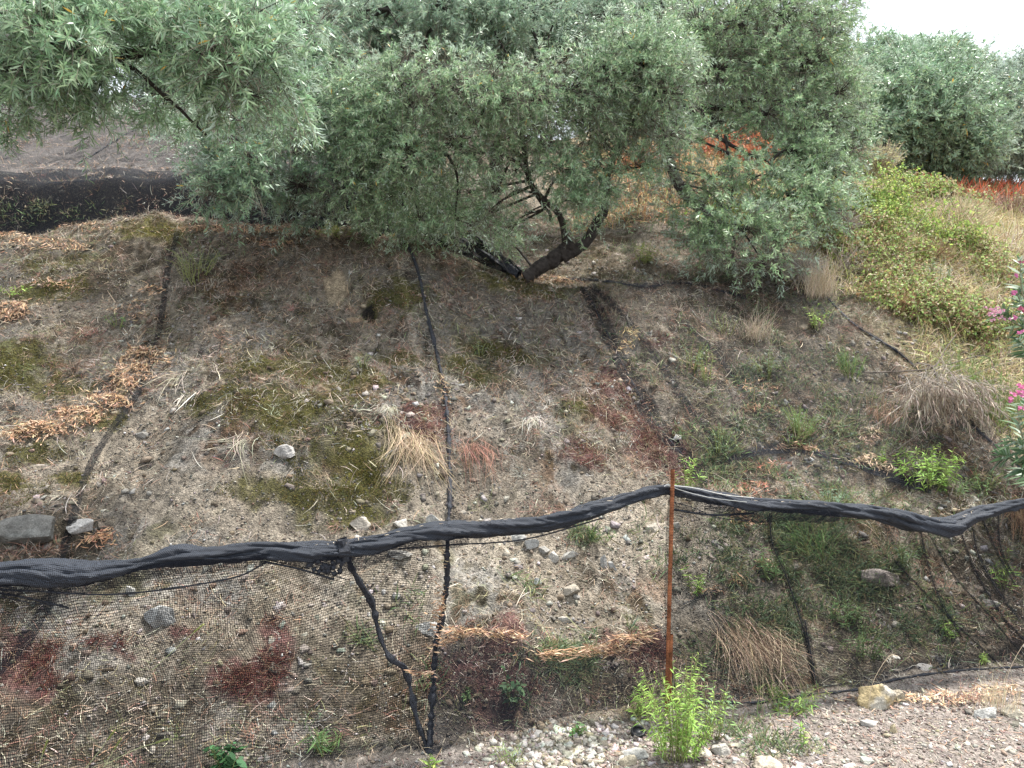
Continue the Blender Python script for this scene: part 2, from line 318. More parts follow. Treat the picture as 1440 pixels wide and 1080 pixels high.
tag(mk('ground', np.stack([x_, y_, Z.ravel()], -1), Qg, mat=Mg, col=C, smooth=True), kind='structure')
# ------------------------------------------------------------------ scatter on the bank (uncountable)
def area(n, a0=-.78, a1=.8, y0=2.2, y1=8.6):
    y = np.sqrt(R.uniform(y0*y0, y1*y1, n)); a = R.uniform(a0, a1, n); return a*y, y
_hole = [(g1(518, 441), .055), (g1(470, 400), .07), (g1(474, 418), .07)]
def onbank(x, y):
    k = (y-fenceY(x/y)) > -.02
    for p, r in _hole: k &= ((x-p[0])**2+(y-p[1])**2) > r*r
    return k
_mw = [(g1(a, b), c, d) for a, b, c, d in mossp]
def mossm(x, y):
    o_ = 0*x
    for p, rx, ry in _mw: o_ = np.maximum(o_, np.exp(-.9*(((x-p[0])/(rx*p[1]/F))**2+((y-p[1])/(ry*p[1]/F*1.15))**2)))
    return o_
ICO_V = None
def ico():
    t = (1+5**.5)/2; v = np.array([(-1, t, 0), (1, t, 0), (-1, -t, 0), (1, -t, 0), (0, -1, t), (0, 1, t), (0, -1, -t), (0, 1, -t), (t, 0, -1), (t, 0, 1), (-t, 0, -1), (-t, 0, 1)], float)
    f = np.array([(0, 11, 5), (0, 5, 1), (0, 1, 7), (0, 7, 10), (0, 10, 11), (1, 5, 9), (5, 11, 4), (11, 10, 2), (10, 7, 6), (7, 1, 8), (3, 9, 4), (3, 4, 2), (3, 2, 6), (3, 6, 8), (3, 8, 9), (4, 9, 5), (2, 4, 11), (6, 2, 10), (8, 6, 7), (9, 8, 1)])
    return nrm(v), f
OCT_V = np.array([(1, 0, 0), (-1, 0, 0), (0, 1, 0), (0, -1, 0), (0, 0, 1), (0, 0, -1)], float); OCT_F = np.array([(0, 2, 4), (2, 1, 4), (1, 3, 4), (3, 0, 4), (2, 0, 5), (1, 2, 5), (3, 1, 5), (0, 3, 5)])
def pebbles(P, S, col, hi=False, flat=.55):
    bv, bf = ico() if hi else (OCT_V, OCT_F); n = len(P); k = len(bv)
    v = bv[None]*R.uniform(.6, 1.15, (n, k, 1)); sx = R.uniform(.7, 1.3, (n, 1, 3)); sx[..., 2] *= flat; v = v*sx
    a = R.uniform(0, 6.28, n); b = R.normal(0, .5, n); ca_, sa = np.cos(a)[:, None], np.sin(a)[:, None]; cb, sb = np.cos(b)[:, None], np.sin(b)[:, None]
    x, y, z = v[..., 0], v[..., 1], v[..., 2]; y, z = y*cb-z*sb, y*sb+z*cb; x, y = x*ca_-y*sa, x*sa+y*ca_
    V = np.stack([x, y, z], -1)*S[:, None, None]+P[:, None]
    T = (bf[None]+(np.arange(n)*k)[:, None, None]).reshape(-1, 3)
    return V.reshape(-1, 3), T, np.repeat(col, k, 0)
BOXV = np.array([(x, y, z) for x in (-1, 1) for y in (-1, 1) for z in (-1, 1)], float)*.75; BOXF = np.array([(0, 1, 3), (0, 3, 2), (4, 6, 7), (4, 7, 5), (0, 4, 5), (0, 5, 1), (2, 3, 7), (2, 7, 6), (0, 2, 6), (0, 6, 4), (1, 5, 7), (1, 7, 3)])
def plates(P, S, col, flat=.45):
    n = len(P); v = BOXV[None]*R.uniform(.35, 1.25, (n, 8, 3)); sx = R.uniform(.6, 1.4, (n, 1, 3)); sx[..., 2] *= flat; v = v*sx
    nn = nrm(normal(P[:, 0], P[:, 1])+.45*rv(n)); t = nrm(np.cross(nn, rv(n))); b = np.cross(nn, t); V = (v[..., 0:1]*t[:, None]+v[..., 1:2]*b[:, None]+v[..., 2:3]*nn[:, None])*S[:, None, None]+P[:, None]
    return V.reshape(-1, 3), (BOXF[None]+(np.arange(n)*8)[:, None, None]).reshape(-1, 3), np.repeat(col, 8, 0)
def palette(n, cs, wts=None, var=.2):
    cs = np.array(cs); i = R.choice(len(cs), n, p=wts); return cs[i]*(1+R.normal(0, var, (n, 1)))*(1+R.normal(0, .05, (n, 3)))
STONEC = [(.26, .25, .235), (.21, .20, .18), (.30, .27, .225), (.15, .135, .115), (.38, .37, .35)]
g = G()
x, y = area(110000, y1=7.8); k = (fbm(x*1.6, y*1.6, 3, 91)+.6*fbm(x*6, y*6, 3, 92)+R.normal(0, .12, len(x))+.5*pale(x, y) > .08) & onbank(x, y); x, y = x[k], y[k]
S = .0025+.010*R.random(len(x))**4; g.add(*[v for v in (lambda r: (r[0], None, r[1], r[2]))(pebbles(np.stack([x, y, H(x, y)+S*.2], -1), S, np.clip(palette(len(x), STONEC), .02, .8)))])
x, y = area(30000, y1=7.6); k = (fbm(x*1.3, y*1.3, 3, 93)+.7*fbm(x*5, y*5, 2, 94)+R.normal(0, .16, len(x))+.42*pale(x, y)-.6*mossm(x, y) > .24) & onbank(x, y); x, y = x[k], y[k]
S = .006+.022*R.random(len(x))**3.5; r = plates(np.stack([x, y, H(x, y)+S*.05], -1), S, np.clip(palette(len(x), STONEC, var=.25), .02, .8)); g.add(r[0], None, r[1], r[2])
tag(g.build('stone_chips', M_stone), 'small grey and beige stone chips scattered over the dry bank', 'stones', kind='stuff')
g = G(); x, y = area(230000, y1=8); k = onbank(x, y) & (R.random(len(x)) < .55+.9*fbm(x*4, y*4, 3, 95)); x, y = x[k], y[k]
S = .0022+.0055*R.random(len(x))**2.5; cs = palette(len(x), [(.22, .19, .15), (.16, .135, .105), (.28, .25, .21), (.09, .075, .06), (.20, .13, .10)], var=.25); r = pebbles(np.stack([x, y, H(x, y)+S*.1], -1), S, np.clip(cs, .02, .8), flat=.8); g.add(r[0], None, r[1], r[2])
x, y = area(9000, y1=7.8); k = onbank(x, y) & (fbm(x*2.2, y*2.2, 3, 97)+R.normal(0, .2, len(x)) > .0); x, y = x[k], y[k]; S = .008+.022*R.random(len(x))**3; r = pebbles(np.stack([x, y, H(x, y)-S*.15], -1), S, np.clip(palette(len(x), [(.20, .165, .12), (.15, .125, .095), (.25, .215, .165), (.10, .08, .055)], var=.15), .02, .8), True, flat=.7); g.add(r[0], None, r[1], r[2])
tag(g.build('soil_crumbs', M_stone), 'crumbled dry earth covering the bare parts of the bank', 'soil crumbs', kind='stuff')
# gravel on the road side
g = G()
x, y = area(60000, y0=2.3, y1=4.8); k = ~onbank(x, y); x, y = x[k], y[k]
S = .003+.008*R.random(len(x))**2.5; r = pebbles(np.stack([x, y, H(x, y)+S*.2], -1), S, np.clip(palette(len(x), [(.33, .30, .27), (.25, .20, .18), (.45, .42, .38), (.20, .16, .14)]), .02, .8)); g.add(r[0], None, r[1], r[2])
tag(g.build('road_grit', M_stone), 'fine grey-brown grit and debris covering the road edge', 'gravel', kind='stuff')
g = G(); n = 900
px = np.concatenate([R.normal(800, 60, n), R.uniform(690, 1160, 450), R.uniform(1080, 1440, 160)]); py = np.concatenate([R.normal(1050, 22, n), R.uniform(1020, 1110, 450), R.uniform(985, 1080, 160)])
p = ground(px, py); k = ~onbank(p[:, 0], p[:, 1]-.03); p = p[k]; S = .007+.014*R.random(len(p))**2
r = plates(p, S*1.1, np.clip(palette(len(p), [(.46, .445, .41), (.36, .335, .30), (.55, .53, .49), (.30, .26, .2), (.20, .18, .155)], var=.2), .02, .8), .6); g.add(r[0], None, r[1], r[2])
tag(g.build('white_gravel', M_stone), 'loose white gravel heaped at the road edge beside the bright green plant', 'gravel', kind='stuff')
# dry stems, straw and leaf litter lying on the soil
DRYC = [(.44, .36, .26), (.34, .31, .26), (.25, .17, .12), (.56, .51, .42), (.28, .16, .12), (.13, .11, .085)]
def straw(x, y, L, W, colr, lift=.35, seg=(.7, 1, .8, .3), bend=.35):
    n = len(x); nn = normal(x, y); t = nrm(np.cross(nn, rv(n))); D = nrm(t+nn*np.abs(R.normal(0, lift, (n, 1)))); side = nrm(np.cross(D, nn+.6*rv(n)))
    P = np.stack([x, y, H(x, y)+.002], -1); B = np.cross(D, nn)*R.normal(0, bend, (n, 1))-nn*.25*lift*R.random((n, 1))*2
    V, Q = strips(P, D, L, W, B, side, seg); return V, Q, np.repeat(np.clip(colr, .01, .9), len(seg)*2, 0)
g = G()
x, y = area(300000, y1=8.4); k = (fbm(x*1.2+5, y*1.2, 4, 101)+.7*fbm(x*7, y*7, 3, 102)+R.normal(0, .18, len(x)) > -.14+.45*pale(x, y)+.4*mossm(x, y)) & onbank(x, y); x, y = x[k], y[k]
hue = fbm(x*2.6, y*2.6, 3, 111)+.5*fbm(x*9, y*9, 2, 112)
c = palette(len(x), DRYC, [.16, .16, .16, .12, .08, .32], .3); c = np.where((hue > .22)[:, None], c*np.array([1.0, .80, .72]), c); c = np.where((hue < -.3)[:, None], c*np.array([.78, .86, .66]), c)
V, Q, c = straw(x, y, R.uniform(.012, .075, len(x)), R.uniform(.0008, .0026, len(x)), c, lift=.55); g.add(V, Q, None, c)
x, y = area(5500, y1=8.2); k = (fbm(x*1.5+5, y*1.5, 4, 103)+R.normal(0, .2, len(x)) > -.05) & onbank(x, y); x, y = x[k], y[k]
V, Q, c = straw(x, y, R.uniform(.04, .12, len(x)), R.uniform(.002, .0038, len(x)), palette(len(x), [(.56, .49, .38), (.46, .38, .28), (.40, .28, .19), (.48, .45, .40), (.10, .085, .07)], var=.2), lift=.5, seg=(.6, 1, .9, .8, .3), bend=.7); g.add(V, Q, None, c)
x, y = area(70000, y0=4.5, y1=8.3); k = (fbm(x*2.5+5, y*2.5, 4, 104)+R.normal(0, .2, len(x)) > -.08+.3*mossm(x, y)) & onbank(x, y); x, y = x[k], y[k]; hue = fbm(x*3, y*3, 3, 111)
c = palette(len(x), [(.44, .37, .26), (.34, .30, .24), (.54, .49, .40), (.12, .095, .07), (.26, .16, .11), (.20, .19, .09)], [.22, .18, .14, .22, .13, .11], .25); c = np.where((hue > .2)[:, None], c*np.array([1, .86, .76]), c)
V, Q, c = straw(x, y, R.uniform(.02, .07, len(x)), R.uniform(.0018, .0036, len(x)), c*.9, lift=.6, seg=(.6, 1, .8, .3), bend=.6); g.add(V, Q, None, c)
tag(g.build('dry_stems', M_dry), 'tangle of dry beige and rusty stems lying over the bank', 'dry stems', kind='stuff')
g = G(); x, y = area(24000, y0=2.3, y1=5); k = ~onbank(x, y+.05); x, y = x[k], y[k]
V, Q, c = straw(x, y, R.uniform(.01, .05, len(x)), R.uniform(.001, .004, len(x)), palette(len(x), [(.36, .28, .23), (.28, .2, .17), (.5, .42, .33), (.42, .25, .17)], var=.2), lift=.12); g.add(V, Q, None, c)
tag(g.build('road_litter', M_dry), 'thin dry twigs and leaf bits strewn over the road edge', 'plant litter', kind='stuff')
# small dead herbs standing in clumps
g = G(); x0, y0 = area(5200, y1=8); k = onbank(x0, y0) & (fbm(x0*1.5, y0*1.5, 3, 131)-.7*pale(x0, y0)+R.normal(0, .15, len(x0)) > -.25); x0, y0 = x0[k], y0[k]; m = len(x0); nb = 26
cc = np.repeat(palette(m, DRYC+[(.30, .15, .12), (.14, .17, .07), (.2, .2, .1)], var=.2), nb, 0); hh = np.repeat(R.uniform(.02, .075, m), nb); rr0 = np.repeat(R.uniform(.01, .045, m), nb)
x = np.repeat(x0, nb)+R.normal(0, 1, m*nb)*rr0; y = np.repeat(y0, nb)+R.normal(0, 1, m*nb)*rr0
V, Q, c = straw(x, y, hh*R.uniform(.5, 1.2, m*nb), R.uniform(.001, .0026, m*nb), cc*(1+R.normal(0, .15, (m*nb, 1))), lift=1.1, bend=.8); g.add(V, Q, None, c)
tag(g.build('dead_herbs', M_dry), 'low curly dead herbs in tan, russet and dull green tufts all over the bank', 'dead herbs', kind='stuff')
def patch(px, py, rx, ry, n):
    a = R.uniform(0, 6.283, n); r = np.sqrt(R.random(n))*(1+.25*np.sin(3*a+R.uniform(0, 6)))
    return ground(px+rx*r*np.cos(a), py+ry*r*np.sin(a))
# moss pads
g = G()
for px, py, rx, ry in mossp:
    p = patch(px, py, rx*1.15, ry*1.2, int(rx*ry*1.9)); n = len(p); k = fbm(p[:, 0]*8, p[:, 1]*8, 4, 121)+R.normal(0, .15, n) > -.12; p = p[k]; n = len(p)
    V, Q, c = straw(p[:, 0], p[:, 1], R.uniform(.008, .022, n), .0026, palette(n, [(.14, .13, .03), (.10, .10, .022), (.20, .15, .045), (.06, .058, .016)], var=.2), lift=1.6, seg=(1, .9, .2)); g.add(V, Q, None, c)
tag(g.build('moss', M_green), 'olive and brown moss pads spread over the sunny bank', 'moss', kind='stuff')
g = G()
for px, py, rx, ry in redp:
    p = patch(px, py, rx*1.15, ry*1.15, int(rx*ry*1.5)); k = fbm(p[:, 0]*9, p[:, 1]*9, 4, 151)+R.normal(0, .15, len(p)) > .02; p = p[k]; n = len(p)
    V, Q, c = straw(p[:, 0], p[:, 1], R.uniform(.02, .06, n), .0025, palette(n, [(.15, .045, .04), (.10, .035, .032), (.20, .09, .06), (.09, .05, .035), (.26, .18, .12)], var=.25), lift=1.0, seg=(1, .9, .3)); g.add(V, Q, None, c)
tag(g.build('red_ground_cover', M_green), 'dark red low creeping plants in patches on the bank', 'ground cover', kind='stuff')
# small green weeds
g = G()
gp = [(1010, 620, 60, 25, 900), (1130, 700, 90, 30, 1200), (1100, 745, 90, 30, 1200), (1180, 800, 90, 40, 900), (1210, 900, 80, 30, 900), (830, 750, 30, 18, 300), (790, 930, 60, 30, 900), (730, 830, 30, 18, 250), (860, 890, 40, 15, 200), (520, 880, 30, 40, 300), (1060, 1020, 90, 25, 700),
      (1250, 850, 70, 60, 700), (60, 300, 80, 18, 500), (500, 325, 70, 10, 600), (1360, 800, 60, 60, 500), (1170, 600, 60, 25, 300), (940, 520, 50, 40, 250), (990, 470, 50, 40, 300), (1080, 480, 60, 40, 300), (1090, 960, 60, 20, 260), (900, 355, 50, 14, 300), (600, 960, 60, 40, 250), (700, 990, 60, 30, 260),
      (1160, 480, 40, 50, 400), (1000, 390, 60, 10, 300), (290, 350, 50, 30, 220), (470, 1030, 50, 30, 200), (1100, 1050, 60, 20, 200), (770, 475, 200, 60, 300)]
gp += [(1150, 800, 140, 70, 1400), (1060, 860, 80, 50, 700), (1280, 900, 120, 40, 700), (1090, 560, 120, 60, 900), (1200, 640, 80, 20, 400), (1130, 440, 90, 40, 900), (1060, 540, 90, 50, 900), (1180, 560, 80, 50, 700), (1300, 600, 70, 30, 500), (1120, 780, 110, 50, 1600), (1190, 860, 120, 60, 1500), (1330, 830, 110, 70, 1300), (1060, 660, 90, 30, 900), (1240, 720, 90, 20, 500), (940, 770, 60, 40, 250), (1010, 930, 60, 40, 300), (1400, 680, 50, 30, 300), (560, 860, 40, 40, 250)]
for px, py, rx, ry, n in gp:
    p = patch(px, py, rx, ry, int(n*1.7)); p = p[fbm(p[:, 0]*6, p[:, 1]*6, 3, 161)+R.normal(0, .15, len(p)) > -.02]; n = len(p); V, Q, c = straw(p[:, 0], p[:, 1], R.uniform(.02, .12, n), R.uniform(.002, .006, n), palette(n, [(.11, .17, .08), (.16, .22, .10), (.14, .18, .12), (.24, .25, .12), (.2, .17, .1)], var=.2), lift=1.5, seg=(.6, 1, .8, .1)); g.add(V, Q, None, c)
tag(g.build('green_weeds', M_green), 'short green weeds sprouting in thin patches over the bank', 'weeds', kind='stuff')
# dry and green grass beyond the bank on the right
g = G()
x, y = area(110000, a0=.36, a1=.8, y0=4.6, y1=15); k = (x/y-.375 > (6.6-y)*.18) & ((y < 11.6) | (x/y < .53)) & ((y > 6.4) | (x/y > .52+.0)) ; x, y = x[k], y[k]
n = len(x); c = palette(n, [(.55, .45, .27), (.45, .34, .2), (.26, .30, .10), (.34, .36, .14), (.5, .42, .32)], [.3, .2, .17, .15, .18], .2)
V, Q, c = straw(x, y, R.uniform(.05, .26, n), R.uniform(.002, .006, n), c*1.15, lift=2.0, bend=.6); g.add(V, Q, None, c)
x, y = area(24000, a0=.40, a1=.78, y0=6.4, y1=12); k = (fbm(x*2, y*2, 3, 171)+R.normal(0, .12, len(x)) > .0); x, y = x[k], y[k]; n = len(x)
V, Q, c = straw(x, y, R.uniform(.15, .48, n), R.uniform(.003, .006, n), palette(n, [(.56, .48, .36), (.48, .38, .28), (.40, .44, .20), (.60, .54, .46), (.30, .20, .15)], var=.2), lift=3.0, bend=.5); g.add(V, Q, None, c)
tag(g.build('dry_grass', M_dry), 'pale dry grass mixed with green on the hillside to the right', 'grass', kind='stuff')
g = G(); x, y = area(30000, a0=.52, a1=.85, y0=11.8, y1=18); n = len(x); k = fbm(x*.9, y*.9, 3, 71) > -.1; x, y = x[k], y[k]; n = len(x)
V, Q, c = straw(x, y, R.uniform(.15, .42, n), .022, palette(n, [(.50, .13, .07), (.40, .10, .06), (.36, .15, .08), (.16, .14, .06)], var=.2), lift=2.0); g.add(V, Q, None, c)
tag(g.build('red_scrub', M_dry), 'rust red low scrub on the hilltop under the far trees', 'scrub', kind='stuff')
g = G(); x, y = area(16000, a0=.08, a1=.42, y0=8, y1=14); n = len(x)
V, Q, c = straw(x, y, R.uniform(.08, .22, n), .008, palette(n, [(.5, .36, .2), (.5, .25, .13), (.4, .34, .2), (.3, .32, .12)], var=.2), lift=2.0); g.add(V, Q, None, c)
x, y = area(14000, a0=-.75, a1=.08, y0=7.4, y1=15); n = len(x)
V, Q, c = straw(x, y, R.uniform(.04, .14, n), .006, palette(n, [(.34, .29, .25), (.28, .22, .18), (.42, .3, .22)], var=.2), lift=1.0); g.add(V, Q, None, c)
tag(g.build('upper_slope_grass', M_dry), 'faded tan and orange grass on the slope behind the olive trunk', 'grass', kind='stuff')
# ------------------------------------------------------------------ stones
def icos(sub):
    v, f = ico()
    for _ in range(sub):
        e = {}; nv = list(v); nf = []
        def mid(a, b):
            k = (min(a, b), max(a, b))
            if k not in e: e[k] = len(nv); nv.append(nrm((nv[a]+nv[b])/2))
            return e[k]
        for a, b, c in f:
            x, y, z = mid(a, b), mid(b, c), mid(c, a); nf += [(a, x, z), (b, y, x), (c, z, y), (x, y, z)]
        v = np.array(nv); f = np.array(nf)
    return v, f
IS4 = icos(4); IS3 = icos(3)
def rock(px, py, wpx, hpx, label, col=(.42, .39, .34), name='rock', flat=.6, seed=0, rot=0, sink=.25, cuts=18, group=None, tone2=None):
    r = np.random.default_rng(seed+int(px)*7+int(py)); p = g1(px, py); s = p[1]/F
    v, f = IS4 if wpx > 30 else IS3; v = v.copy()
    for _ in range(cuts):
        n = nrm(r.normal(size=3)); d = r.uniform(.38, .8); q = v@n-d; v -= np.maximum(q, 0)[:, None]*n*.99
    v += nrm(v)*(.07*fbm(v[:, 0]*4+seed, v[:, 1]*4+v[:, 2]*3, 5, seed)+.05*np.abs(fbm(v[:, 0]*9+seed, v[:, 1]*5+v[:, 2]*11, 3, seed+2)))[:, None]
    v /= np.abs(v).max(0); W = wpx*s/2*1.08; Hh = hpx*s/2*1.1
    v = v*np.array([W, W*.6, Hh]); c_, s_ = math.cos(rot), math.sin(rot); v = np.stack([v[:, 0]*c_-v[:, 2]*s_, v[:, 1], v[:, 0]*s_+v[:, 2]*c_], -1)
    z = H(p[0], p[1]); loc = np.array([p[0], p[1], z+Hh*(.25-sink)])
    c = np.tile(np.array(col), (len(v), 1))
    if tone2 is not None: c = mixc(c, np.array(tone2), sstep(fbm(v[:, 0]*14/W*.1+3, v[:, 2]*14/Hh*.1, 4, seed+5)-.0, -.1, .25))
    e = mk(name, v, None, f, M_stone, col=c); e.location = loc; return tag(e, label, 'rock' if name == 'rock' else 'stone', group)
ST = (.31, .30, .28); WH = (.44, .42, .385); OC = (.42, .34, .20)
rock(1228, 990, 66, 52, 'large cream and ochre rock beside the bottom edge of the right-hand net', OC, tone2=(.46, .43, .37), seed=3, sink=.1)
rock(1262, 985, 34, 30, 'pale beige rock leaning against the right side of the large ochre rock', (0.416, 0.368, 0.288), seed=4)
rock(1384, 1008, 36, 24, 'white angular rock at the road edge, left one of the pair at lower right', (0.4, 0.4, 0.384), seed=5, sink=.1)
rock(1424, 1006, 34, 24, 'cream pyramid-shaped rock at the road edge near the right border', (0.368, 0.336, 0.272), seed=6, sink=.1)
rock(1014, 1058, 34, 34, 'rounded pale grey rock on the right of the bright green plant', WH, seed=8, sink=.1)
rock(1075, 1080, 46, 22, 'flat tan rock cut by the bottom border right of the green plant', (0.4, 0.352, 0.288), seed=9, sink=.1)
rock(885, 1062, 50, 16, 'long flat grey stone lying just below the black cap', (0.4, 0.4, 0.384), seed=10, rot=.2, sink=.1)
rock(882, 1074, 26, 24, 'round cream stone under the long flat grey stone', (0.496, 0.44, 0.336), seed=11, sink=.1)
rock(40, 752, 96, 52, 'large flat lichen-grey rock on the bank at the left border above the net roll', (0.17, 0.165, 0.155), tone2=(.19, .19, .18), flat=.5, seed=12, sink=.25)
rock(112, 742, 40, 22, 'smaller pale grey rock right of the large flat rock at left', (0.4, 0.39, 0.38), seed=13)
rock(224, 870, 42, 32, 'pale grey angular stone seen through the coarse net at lower left', (0.368, 0.376, 0.376), seed=14, sink=.05)
rock(183, 836, 18, 22, 'small upright light stone under the net above the grey angular stone', (0.4, 0.4, 0.376), seed=15, sink=.1)
rock(404, 640, 34, 26, 'grey lumpy rock set in the moss in the middle of the bank', (0.38, 0.37, 0.36), seed=16, sink=.15)
rock(202, 614, 22, 14, 'light grey stone low on the bank below the leaf heap', ST, seed=17)
rock(198, 960, 22, 14, 'small whitish stone under the net at lower left', WH, seed=18, sink=.1)
rock(508, 742, 30, 28, 'whitish rock just above the net roll near its strap', (0.416, 0.384, 0.336), seed=19, sink=.1)
rock(566, 740, 26, 16, 'flat pale stone above the net roll left of the vertical seam', WH, seed=20, sink=.1)
rock(610, 738, 22, 24, 'tilted pale grey stone above the net roll touching the vertical seam', (0.4, 0.4, 0.384), seed=21, sink=.1)
rock(562, 782, 34, 14, 'long pale stone directly beneath the net roll right of its strap', (0.368, 0.36, 0.336), seed=22, sink=.1)
rock(726, 755, 30, 14, 'pale slab just under the net roll in the middle', (0.4, 0.4, 0.384), seed=23, sink=.1)
rock(748, 768, 22, 18, 'dark-edged grey stone below the net roll, left one of the stone cluster', (0.36, 0.36, 0.35), seed=24, sink=.1)
rock(764, 776, 18, 12, 'small grey stone in the middle of the cluster under the net roll', ST, seed=25, sink=.1)
rock(779, 786, 18, 18, 'light pointed stone in the cluster under the net roll', (0.4, 0.384, 0.352), seed=26, sink=.1)
rock(801, 782, 26, 14, 'brightest broad stone at the right of the cluster under the net roll', (0.432, 0.424, 0.4), seed=27, sink=.1)
rock(849, 796, 10, 26, 'narrow upright grey stone below the roll, left of a twin pair', (0.368, 0.368, 0.36), seed=28, rot=.2, sink=.1)
rock(861, 800, 9, 24, 'narrow leaning grey stone below the roll, right of a twin pair', (0.368, 0.368, 0.36), seed=29, rot=.5, sink=.1)
rock(793, 873, 24, 14, 'pale flat stone above the leaf-filled net pocket in the middle', (0.384, 0.368, 0.336), seed=30, sink=.1)
rock(800, 832, 30, 18, 'broad crumbly beige stone in the middle of the lower bank', (0.336, 0.304, 0.256), seed=31, sink=.2)
rock(755, 822, 14, 18, 'small blue-grey stone left of the broad crumbly beige stone', (0.336, 0.344, 0.344), seed=32, sink=.2)
rock(915, 745, 22, 20, 'long pale stone left of the rusty post below the net roll', (0.384, 0.352, 0.304), seed=33, rot=-.7, sink=.1)
rock(950, 740, 12, 10, 'little white stone right of the rusty post below the net roll', WH, seed=34, sink=.1)
rock(600, 888, 36, 34, 'flat grey stone behind the coarse net left of the vertical seam', (0.4, 0.4, 0.39), seed=35, sink=.2)
rock(497, 452, 22, 12, 'small tan stone under the burrow hole high on the bank', (0.336, 0.264, 0.192), seed=36, sink=.3)
rock(1120, 800, 20, 14, 'brownish stone behind the fine net on the right', (0.36, 0.32, 0.28), seed=37)
rock(1240, 815, 60, 34, 'rounded grey boulder half buried behind the fine net on the right', (0.33, 0.29, 0.27), seed=38, sink=.35)
rock(1390, 850, 30, 14, 'flat grey stone behind the net near the right border', (0.34, 0.33, 0.32), seed=39)
rock(1300, 940, 22, 12, 'pale stone at the foot of the right-hand net', (0.336, 0.32, 0.304), seed=40)
rock(1222, 1020, 30, 20, 'white stone in front of the large ochre rock', (0.496, 0.48, 0.456), seed=41, sink=.1)
rock(1256, 1030, 14, 20, 'small yellowish stone in front of the pale beige rock', (0.464, 0.4, 0.272), seed=42, sink=.1)
rock(1420, 1055, 18, 10, 'lone cream chip on the road at lower right', (0.48, 0.448, 0.4), seed=43, sink=.1)
rock(1220, 1073, 20, 14, 'greenish white stone on the road at the bottom border', (0.416, 0.432, 0.384), seed=44, sink=.1)
rock(770, 1050, 16, 14, 'white gravel stone standing out left of the black cap', WH, seed=45, sink=.1)
rock(810, 840, 12, 9, 'tiny grey stone beside the broad crumbly beige stone', ST, seed=46, sink=.1)
# ------------------------------------------------------------------ rolled net along the top of the fence
def onfence(px, py, off=0.):
    d = ray(px, py); d = d/d[..., 1:2]; Yf = fenceY(d[..., 0])+off; return CAM+d*Yf[..., None]
RP = np.array([(-330, 838), (-150, 822), (0, 808), (60, 805), (120, 803), (200, 792), (260, 783), (320, 777), (380, 774), (440, 776), (485, 772), (530, 765), (580, 750), (640, 745), (700, 741), (760, 735), (820, 722), (870, 708), (905, 697), (937, 689), (965, 692), (1010, 702), (1060, 712), (1120, 713), (1180, 716), (1240, 723), (1290, 736), (1332, 742), (1362, 727), (1395, 716), (1440, 706), (1520, 700), (1700, 690)], float)
topy = lambda px: np.interp(px, RP[:, 0], RP[:, 1])
rollp = spline(onfence(RP[:, 0], RP[:, 1]), 900)
rr = np.interp(np.linspace(0, 1, 900), np.linspace(0, 1, len(RP)), np.array([17, 16, 15, 17, 17, 10, 14, 14, 12, 15, 13, 13, 11, 16, 15, 14, 14, 13, 12, 9, 10, 11, 13, 10, 11, 13, 17, 19, 14, 14, 10, 12, 12])/F*2.65)
def roll_tube(name, path, rad, lobes=3, tw=7., amp=.12, sides=28, parent=None, m=M_roll, sd=0):
    n = len(path); t = nrm(np.gradient(path, axis=0)); up = np.array([0, 0, 1.]); a = nrm(np.cross(t, up)); b = np.cross(a, t)
    s = np.concatenate([[0], np.cumsum(np.linalg.norm(np.diff(path, axis=0), axis=1))]); th = np.linspace(0, 2*np.pi, sides+1)
    S_, TH = np.meshgrid(s, th, indexing='ij')
    TW = TH+tw*.8*S_+1.5*np.sin(2.3*S_)
    k = 1+amp*np.cos(lobes*TH+tw*S_+2*np.sin(3*S_))+amp*1.1*fbm(S_*6, np.cos(TW)*3+5, 3, sd)+amp*.9*fbm(S_*14, np.sin(TW)*5, 2, sd+3)-amp*1.2*np.exp(-(fbm(S_*3, np.cos(TW)*2.2, 2, sd+9)/.06)**2)+.08*np.sign(np.sin(TH*1+tw*.7*S_))*0
    k = k+.10*np.cos(TH+tw*S_*1.3)**9
    rad2 = rad[:, None]*k; V = path[:, None]+a[:, None]*np.cos(TH)[..., None]*rad2[..., None]+b[:, None]*np.sin(TH)[..., None]*rad2[..., None]
    m_ = sides+1; i = (np.arange(n-1)[:, None]*m_+np.arange(sides)[None]).ravel(); Q = np.stack([i, i+m_, i+m_+1, i+1], -1)
    uv = np.stack([S_+TH*.012, TH*.03+S_*.15], -1)
    return mk(name, V, Q, mat=m, uv=uv, smooth=True, parent=parent)
mid = rollp[int(.5*900)]
roll = empty('rolled_net_rail', (rollp[450][0], rollp[450][1], rollp[450][2]), 'thick black rolled-up net edge running along the whole top of the net fence', 'rolled net')
ss = np.linspace(0, 1, 900)*8.2; tt = nrm(np.gradient(rollp, axis=0)); ra = nrm(np.cross(tt, np.array([0, 0, 1.]))); rb = np.cross(ra, tt)
for k in range(3):
    ph = 2.6*ss+k*2.1+2.5*fbm(ss*.9, ss*0+k, 2, 40+k); of = rr*(.42+.18*fbm(ss*2, ss*0+k, 2, 50+k)); roll_tube('net_roll', rollp+(ra*np.cos(ph)[:, None]+rb*np.sin(ph)[:, None])*of[:, None], rr*(.70+.25*fbm(ss*1.7, ss*0+k*3, 3, 60+k)), parent=roll, amp=.17, sd=k*7, tw=11+4*k, sides=40, lobes=4)
